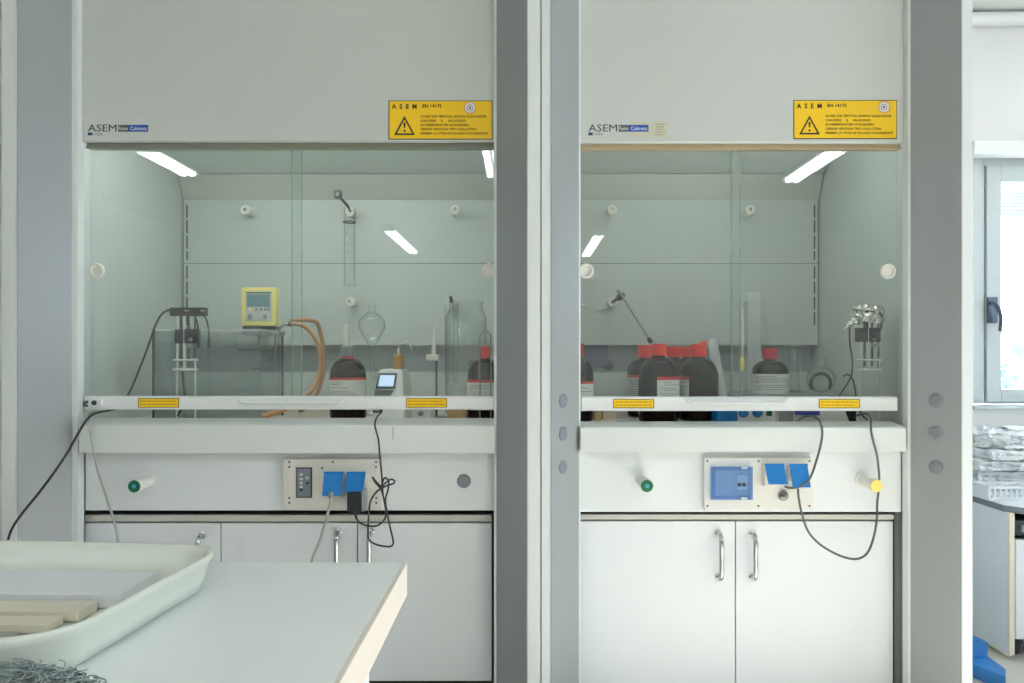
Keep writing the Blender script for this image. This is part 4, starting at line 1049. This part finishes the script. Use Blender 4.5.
tube('head_bracket', [P(866, 311, 2.346), P(876, 312, 2.346), P(881.5, 314.5, 2.35), P(881, 329, 2.357)], .0035, 'black_plastic', pR, 8, 2)
tube('electrode_cable', [P(850, 320.5, 2.355), P(849.5, 330, 2.355), P(850, 345, 2.36), P(852.3, 360, 2.37), P(851.5, 375, 2.37), P(846, 386, 2.37), P(839, 397, 2.37), P(836, 408, 2.37)], .0026, 'black_cable', pR, 8)
tube('electrode_cable', [P(843, 376.5, 2.365), P(848, 374.5, 2.36), P(852.5, 379, 2.355), P(855.3, 390, 2.35), P(856.5, 400, 2.345), P(861, 413, 2.33), P(867, 420.0, 2.30)], .0026, 'black_cable', pR, 8)
# hotplate with blue knobs
hp = thing('hotplate_stirrer', (X(746, 2.37), 2.43, WZ), 'blue and white hotplate stirrer with two blue knobs under the sash bar', 'hotplate')
pbox('housing', 717, 738, 403.5, 423.5, 2.372, 2.52, 'device_blue', hp, .006)
pbox('control_panel', 737.5, 775.5, 403.5, 423.5, 2.37, 2.52, 'meter_white', hp, .003)
for a in (743.3, 757.2): lathe('knob', [(.0155, 0), (.0155, .006), (.012, .016), (.010, .018), (0, .018)], P(a, 412.6, 2.37), 'device_blue', hp, (0, -1, 0), 20)
pbox('readout', 766.5, 772, 408, 416, 2.3692, 2.37, 'knob_green', hp)
pbox('plate', 719, 773, 399.5, 403.4, 2.38, 2.51, 'meter_grey', hp, .002)
wi = thing('white_instrument', (X(812, 2.40), 2.46, WZ), 'low white instrument with violet blue plug under the sash bar', 'instrument')
prism('housing', [(X(777, 2.4), WZ), (X(850, 2.4), WZ), (X(843, 2.4), Z(404, 2.4)), (X(780, 2.4), Z(404, 2.4))], 2.40, 2.56, 'y', 'meter_white', wi, .003)
pbox('side_grille', 779, 793, 408, 423, 2.3985, 2.40, 'meter_grey', wi)
pbox('plug', 797.5, 820, 405, 415.4, 2.375, 2.40, 'device_violet', wi, .003)
lathe('port', [(0, 0), (.005, 0), (.005, .003), (0, .003)], P(808, 411, 2.375), 'meter_dark', wi, (0, -1, 0), 12)
tag(prism('black_wedge', [(X(850, 2.42), WZ), (X(857.5, 2.42), WZ), (X(857.5, 2.42), Z(404, 2.42)), (X(845.5, 2.42), Z(404, 2.42))], 2.43, 2.52, 'y', 'black_plastic', None, .001), 'small black wedge block beside the foil wrapped electrode stand', 'block')
tag(pbox('carton', 594.5, 601.5, 401, 421.0, 2.50, 2.55, 'cardboard', None, .001), 'narrow brown carton under the sash bar beside the posts', 'carton')
tag(pbox('carton', 603, 616.5, 398, 420.0, 2.54, 2.60, 'paper_beige', None, .001), 'pale printed carton under the sash bar by the brown carton', 'carton')
lathe_o = lathe('petri_dish', [(0, .001), (.030, .001), (.030, .012), (.032, .012), (.032, 0), (0, 0)], (X(627, 2.36), 2.375, WZ), 'frosted', None, seg=28)
tag(lathe_o, 'shallow pale dish under the sash bar before the bottles', 'dish')

# ================================================================== CORDS ON THE FRONTS
ad = thing('power_adapter', P(354, 513, 2.17), 'black power adapter plugged in under the blue lid with tangled lead', 'power adapter')
pbox('adapter_body', 346.8, 361.4, 492.5, 512.6, 2.150, 2.198, 'black_plastic', ad, .003)
pbox('adapter_side', 361.5, 364, 490.5, 511.5, 2.155, 2.198, 'meter_grey', ad, .001)
tube('strain_relief', [P(355, 512, 2.165), P(356.5, 519, 2.165)], lambda t: .006 - .003 * t, 'black_plastic', ad, 8, 1)
Dq = 2.165
tangle = [(356.5, 518.5, Dq), (360, 523, Dq), (367, 525.6, Dq), (376, 526, Dq), (382.5, 522, Dq), (386, 514, Dq), (384, 500, Dq), (381.8, 487, Dq), (384.5, 478, Dq - .01), (388.5, 481, Dq - .012), (388, 490, Dq), (385.5, 499, Dq + .005),
    (387, 512, Dq), (390, 527, Dq), (393.2, 541, Dq), (391.5, 546, Dq), (384, 546.3, Dq), (374, 543.5, Dq), (368.6, 538, Dq), (368, 527, Dq + .004), (368.9, 512, Dq + .006), (370.6, 501, Dq), (377, 491.5, Dq - .006), (386, 486, Dq - .012),
    (393.3, 483.5, Dq - .01), (394.2, 480.6, Dq), (390.5, 479.5, Dq + .004), (385, 483.5, Dq - .004), (381.5, 486.6, Dq - .01), (376, 481.5, Dq - .006), (372.6, 477.3, Dq), (375, 481.8, Dq + .005), (381, 489, Dq - .012), (383, 495, Dq - .008), (382.3, 484, Dq), (381.3, 470, Dq), (379.5, 452, 2.165), (378.5, 440, 2.163), (376.2, 431, 2.163), (374.9, 424, 2.165), (377, 417.2, 2.20), (380.5, 413.4, 2.27), (382, 412, 2.36)]
tube('adapter_lead', [P(*q) for q in tangle], .0026, 'black_cable', ad, 8, 6)
tag(tube('grey_cable', [P(331.2, 495, 2.17), P(331, 500, 2.165), P(329.3, 507, 2.165), P(325.8, 521, 2.165), P(320, 541, 2.17), P(312, 561, 2.18), P(304, 600, 2.20), P(300, 705, 2.21)], .0040, 'grey_cable', None, 8, 8), 'pale grey cable plugged into the first blue lidded socket', 'cable')
tag(tube('cable_plug', [P(331.2, 492.5, 2.175), P(331.2, 497.8, 2.17)], .008, 'meter_grey', None, 10, 1), 'grey plug below the first blue socket lid', 'plug')
tag(tube('dark_grey_cable', [P(797, 421, 2.36), P(801, 418.6, 2.29), P(806, 416.4, 2.235), P(812.5, 416.2, 2.19), P(819.5, 421, 2.165), P(822.3, 432, 2.16), P(820.5, 446, 2.16), P(816, 462, 2.16), P(811.5, 475, 2.165), P(806, 483, 2.17), P(798, 487, 2.175), P(789, 487.8, 2.18), P(785, 486.5, 2.20)], .0033, 'mid_cable', None, 8, 8), 'dark grey cable from the instrument over the sill into the nearer blue socket', 'cable')
tag(tube('dark_grey_cable', [P(857, 415.5, 2.34), P(864, 413.6, 2.28), P(869, 415, 2.225), P(870.8, 420, 2.18), P(871, 430, 2.160), P(873.2, 441, 2.160), P(876.4, 453, 2.17), P(878.2, 465, 2.19), P(879.2, 478, 2.205), P(878.4, 492, 2.20), P(877.2, 504, 2.20), P(876.8, 520, 2.20), P(873.5, 538, 2.20), P(868, 552, 2.20), P(860, 558.2, 2.20), P(850, 558.6, 2.20), P(835, 553.5, 2.20), P(819, 543.5, 2.20), P(808, 531, 2.20), P(802, 514, 2.195), P(798.8, 498, 2.18), P(798, 489, 2.175)], .0033, 'mid_cable', None, 8, 8), 'dark grey cable looping behind the yellow knob to the farther blue socket', 'cable')

# ================================================================== DESK, TRAY
DZ = E - 0.342
dx1, dy1 = -0.197, 1.256
dk = thing('desk', (-1.1, 0.75, 0), 'pale grey topped desk with cream edge in the foreground', 'desk')
bm = bmesh.new(); addbox(bm, -2.0, dx1 - .003, 0.25, dy1 - .003, DZ - .052, DZ, 0.0)
bmesh.ops.bevel(bm, geom=[e for e in bm.edges if abs(e.verts[0].co.z - e.verts[1].co.z) > .01], offset=.006, segments=3, affect='EDGES')
finish('desktop', bm, 'desk_top', dk)
bm = bmesh.new()
addbox(bm, dx1 - .003, dx1 + .004, 0.25, dy1, DZ - .055, DZ - .0015, .0015); addbox(bm, -2.0, dx1 - .003, dy1 - .003, dy1 + .003, DZ - .055, DZ - .0015, .001)
finish('edge_band', bm, 'desk_edge', dk)
for xx, yy in ((-.286, 1.14), (-.286, .32), (-1.95, 1.16), (-1.95, .32)): box('leg', xx, xx + .045, yy, yy + .045, 0, DZ - .052, 'cab_white', dk, .002)
box('modesty_rail', -1.9, -.30, 1.15, 1.17, DZ - .15, DZ - .052, 'cab_white', dk)

def rrect(w, h, r, n=8):
    out = []
    for cx, cy, a0 in ((w / 2 - r, h / 2 - r, 0), (-w / 2 + r, h / 2 - r, 90), (-w / 2 + r, -h / 2 + r, 180), (w / 2 - r, -h / 2 + r, 270)):
        for k in range(n + 1):
            a = math.radians(a0 + 90 * k / n); out.append((cx + r * math.cos(a), cy + r * math.sin(a)))
    return out
ty0, ty1, tw = 0.778, 1.172, 0.56
tcx, tcy = -0.456 - tw / 2, (ty0 + ty1) / 2
bm = bmesh.new(); rings = []
for ins, z in ((.030, .0005), (.016, .006), (.010, .022), (.004, .044), (.000, .052), (.002, .0555), (.007, .0560), (.011, .0535), (.016, .044), (.024, .012), (.036, .005)):
    rings.append([bm.verts.new(Vector((tcx + x, tcy + y, DZ + z))) for x, y in rrect(tw - 2 * ins, (ty1 - ty0) - 2 * ins, .075 - ins * .8)])
for A, B in zip(rings[:-1], rings[1:]):
    n = len(A)
    for k in range(n): bm.faces.new((A[k], A[(k + 1) % n], B[(k + 1) % n], B[k]))
bm.faces.new(rings[-1]); bm.faces.new(list(reversed(rings[0])))
tr = finish('enamel_tray', bm, 'tray_enamel', None, True); tr.rotation_euler.z = math.radians(-4.5)
tag(tr, 'white enamel tray with rolled rim on the desk', 'tray')
def sheet(name, x0, x1, y0, y1, z, m, label, cat_, lift, rot=0, thick=.0008):
    bm = bmesh.new(); nx, ny = 16, 10; g = []
    for i in range(nx + 1):
        for j in range(ny + 1):
            a, b = i / nx, j / ny
            g.append(bm.verts.new(Vector((x0 + (x1 - x0) * a, y0 + (y1 - y0) * b, z + lift * ((1 - b) ** 3) + .0015 * math.sin(a * 9) * (1 - b)))))
    fs = []
    for i in range(nx):
        for j in range(ny): fs.append(bm.faces.new((g[i * (ny + 1) + j], g[(i + 1) * (ny + 1) + j], g[(i + 1) * (ny + 1) + j + 1], g[i * (ny + 1) + j + 1])))
    r = bmesh.ops.extrude_face_region(bm, geom=fs)
    for v in [q for q in r['geom'] if isinstance(q, bmesh.types.BMVert)]: v.co.z -= thick
    o = finish(name, bm, m, None, True); o.rotation_euler.z = rot
    return tag(o, label, cat_)
tag(box('paper_pad', -1.0, -.535, 1.005, 1.118, DZ + .0065, DZ + .026, 'paper_white', None, .0015), 'white paper pad at the far side of the tray', 'paper')
tag(box('cardboard_strip', -1.0, -.560, .955, .998, DZ + .0065, DZ + .020, 'paper_beige', None, .002), 'beige cardboard strip in the tray next to the paper pad', 'cardboard')
tag(box('cardboard_strip', -1.0, -.575, .915, .950, DZ + .0065, DZ + .017, 'paper_beige', None, .002), 'beige cardboard strip in the middle of the tray', 'cardboard')
tag(box('foil_sheet', -.90, -.600, .865, .908, DZ + .0065, DZ + .012, 'foil', None, .001), 'crinkled foil sheet nearest the front rim of the tray', 'foil')
# wire wool
bm = bmesh.new(); rnd = random.Random(3)
for k in range(520):
    cx_, cy_ = -.505 + rnd.gauss(0, .033), .757 + rnd.gauss(0, .012); q = []
    if cx_ > -.432: cx_ = -.44
    h0 = max(0, 1 - ((cx_ + .505) / .085) ** 2)
    cz_ = DZ + .006 + rnd.random() * .022 * h0
    a0 = rnd.random() * 6.28; ra = rnd.uniform(.003, .010); ti = rnd.uniform(-.5, .5)
    for i in range(9):
        a = a0 + i * .75
        q.append(Vector((cx_ + math.cos(a) * ra, min(.772, cy_ + math.sin(a) * ra * .8), max(DZ + .002, cz_ + math.sin(a) * ra * ti + .0006 * i))))
    addtube(bm, q, rnd.uniform(.0004, .0011), 4, 2)
tag(finish('wire_wool', bm, 'wire_wool', None, True), 'grey tangled wire wool pad on the desk before the tray', 'wire wool')

# ================================================================== BENCH BY THE WINDOW
BD = 2.70
bx0 = X(1010, BD); bz1 = Z(508, BD)
bn = thing('low_bench', (bx0 + .6, 3.2, 0), 'low white bench with grey edged top under the window', 'bench')
zt0 = Z(514.5, BD - .02); zt1 = Z(507.0, BD - .02)
top = [(bx0 - .004, BD + .03), (bx0 + .035, BD - .012), (bx0 + 1.2, BD - .012), (bx0 + 1.2, WD - .06), (bx0 - .004, WD - .06)]
prism('bench_edge', top, zt0, zt1 - .004, 'z', 'bench_edge', bn)
prism('bench_top', [(a + (.001 if i in (0, 4) else 0), b) for i, (a, b) in enumerate(top)], zt1 - .004, zt1, 'z', 'bench_top', bn)
zp0 = Z(655, BD)
box('side_panel', bx0, bx0 + .018, BD + .016, WD - .07, zp0, zt0, 'bench_white', bn)
box('panel_edge', bx0, bx0 + .018, BD + .002, BD + .016, zp0, zt0, 'bench_cream', bn)
box('panel_edge', bx0, bx0 + .018, BD + .016, WD - .07, zp0 - .010, zp0, 'bench_cream', bn)
box('bench_back', bx0 + .018, bx0 + 1.18, WD - .09, WD - .075, .06, zt0, 'bench_white', bn)
dr = box('drawer', bx0 + .02, bx0 + .6, BD + .02, BD + .4, Z(537, BD), Z(522, BD), 'meter_dark', bn, .003)
box('drawer_pull', bx0 + .05, bx0 + .5, BD + .006, BD + .02, Z(533, BD), Z(526, BD), 'meter_grey', bn, .003)
mp = thing('mobile_pedestal', (bx0 + .3, BD + .2, 0), 'white mobile pedestal on castors beneath the low bench', 'pedestal')
box('body', bx0 + .023, bx0 + .44, BD + .018, BD + .42, .085, Z(541, BD), 'grey_side', mp)
box('front', bx0 + .021, bx0 + .442, BD + .0, BD + .018, .08, Z(540, BD), 'bench_white', mp, .002)
for xx in (bx0 + .06, bx0 + .39):
    for yy in (BD + .07, BD + .36):
        w = lathe('castor', [(0, -.014), (.030, -.014), (.034, -.010), (.034, .010), (.030, .014), (0, .014)], (xx, yy, .034), 'rubber', mp, (1, .3, 0), 20)
        tube('castor_fork', [(xx, yy, .085), (xx, yy, .05)], .012, 'steel', mp, 8, 1)
# folded newspapers and basket on the bench
def crumple(name, x0, x1, y0, y1, z0, z1, seed, label, cat_, m='newsprint', amp=.012):
    rnd = random.Random(seed); bm = bmesh.new(); addbox(bm, x0, x1, y0, y1, z0, z1)
    bmesh.ops.subdivide_edges(bm, edges=list(bm.edges), cuts=13, use_grid_fill=True)
    from mathutils import noise
    for v in bm.verts:
        f = (v.co.z - z0) / (z1 - z0)
        nn = Vector((noise.noise(v.co * 14 + Vector((seed, 0, 0))), noise.noise(v.co * 14 + Vector((0, seed, 0))), noise.noise(v.co * 9 + Vector((0, 0, seed)))))
        v.co += Vector((nn.x * amp * 2.4, nn.y * amp * 3.0 + .25 * amp * rnd.uniform(-1, 1), nn.z * amp * .9 * f + (.35 * amp * rnd.uniform(-1, 1) * f)))
        v.co.z = max(z0, v.co.z)
    return tag(finish(name, bm, m, None, False), label, cat_, 'newspapers on the low bench' if cat_ == 'newspaper' else None)
nx = X(983, 3.0)
crumple('newspaper', nx - .06, nx + .36, 2.92, 3.25, zt1 + .001, zt1 + .042, 1, 'folded newspaper at the bottom of the pile on the low bench', 'newspaper')
crumple('newspaper', nx - .045, nx + .34, 2.93, 3.27, zt1 + .046, zt1 + .086, 2, 'creased newspaper in the lower middle of the pile', 'newspaper')
crumple('newspaper', nx - .06, nx + .36, 2.92, 3.24, zt1 + .091, zt1 + .128, 3, 'creased newspaper in the middle of the pile', 'newspaper')
crumple('newspaper', nx - .02, nx + .37, 2.91, 3.25, zt1 + .133, zt1 + .168, 4, 'creased newspaper just below the crumpled top one', 'newspaper')
crumple('newspaper', nx - .005, nx + .34, 2.94, 3.24, zt1 + .172, zt1 + .226, 5, 'crumpled newspaper on top of the pile by the window', 'newspaper', amp=.022)
bk = thing('plastic_basket', (X(1012, 2.85), 2.85, zt1), 'white slotted plastic basket before the newspaper pile', 'basket')
bx_a, bx_b = X(988, 2.80), X(988, 2.80) + .34
bm = bmesh.new(); hb = .055
addbox(bm, bx_a, bx_b, 2.79, 2.89, zt1 + .0005, zt1 + .004)
for k in range(18):
    xx = bx_a + (bx_b - bx_a) * k / 17
    for yy in (2.79, 2.887): addbox(bm, xx - .0035, xx + .0035, yy, yy + .003, zt1 + .004, zt1 + hb - .008)
finish('ribs', bm, 'paper_white', bk)
bm = bmesh.new()
for yy in (2.788, 2.886): addbox(bm, bx_a - .004, bx_b + .004, yy, yy + .006, zt1 + hb - .010, zt1 + hb); addbox(bm, bx_a - .004, bx_b + .004, yy, yy + .005, zt1 + .004, zt1 + .014)
for xx in (bx_a - .004, bx_b): addbox(bm, xx, xx + .004, 2.794, 2.886, zt1 + .0005, zt1 + hb)
finish('rim', bm, 'paper_white', bk)
# blue foot on the floor
bl = thing('blue_foot_stand', (X(985, 2.6), 2.6, 0), 'blue painted metal foot on the floor beside the narrow hood', 'stand')
prism('upright', [(X(968, 2.62), .015), (X(987.2, 2.62), .015), (X(988.8, 2.62), Z(643, 2.62)), (X(970, 2.62), Z(634, 2.62))], 2.62, 2.66, 'y', 'blue_metal', bl, .003)
prism('foot_bar', [(X(968, 2.62) , 2.70), (X(988, 2.64), 2.64), (X(1004, 2.54), 2.53), (X(1000, 2.50), 2.47), (X(968, 2.56), 2.60)], 0.0, .045, 'z', 'blue_metal', bl, .004)
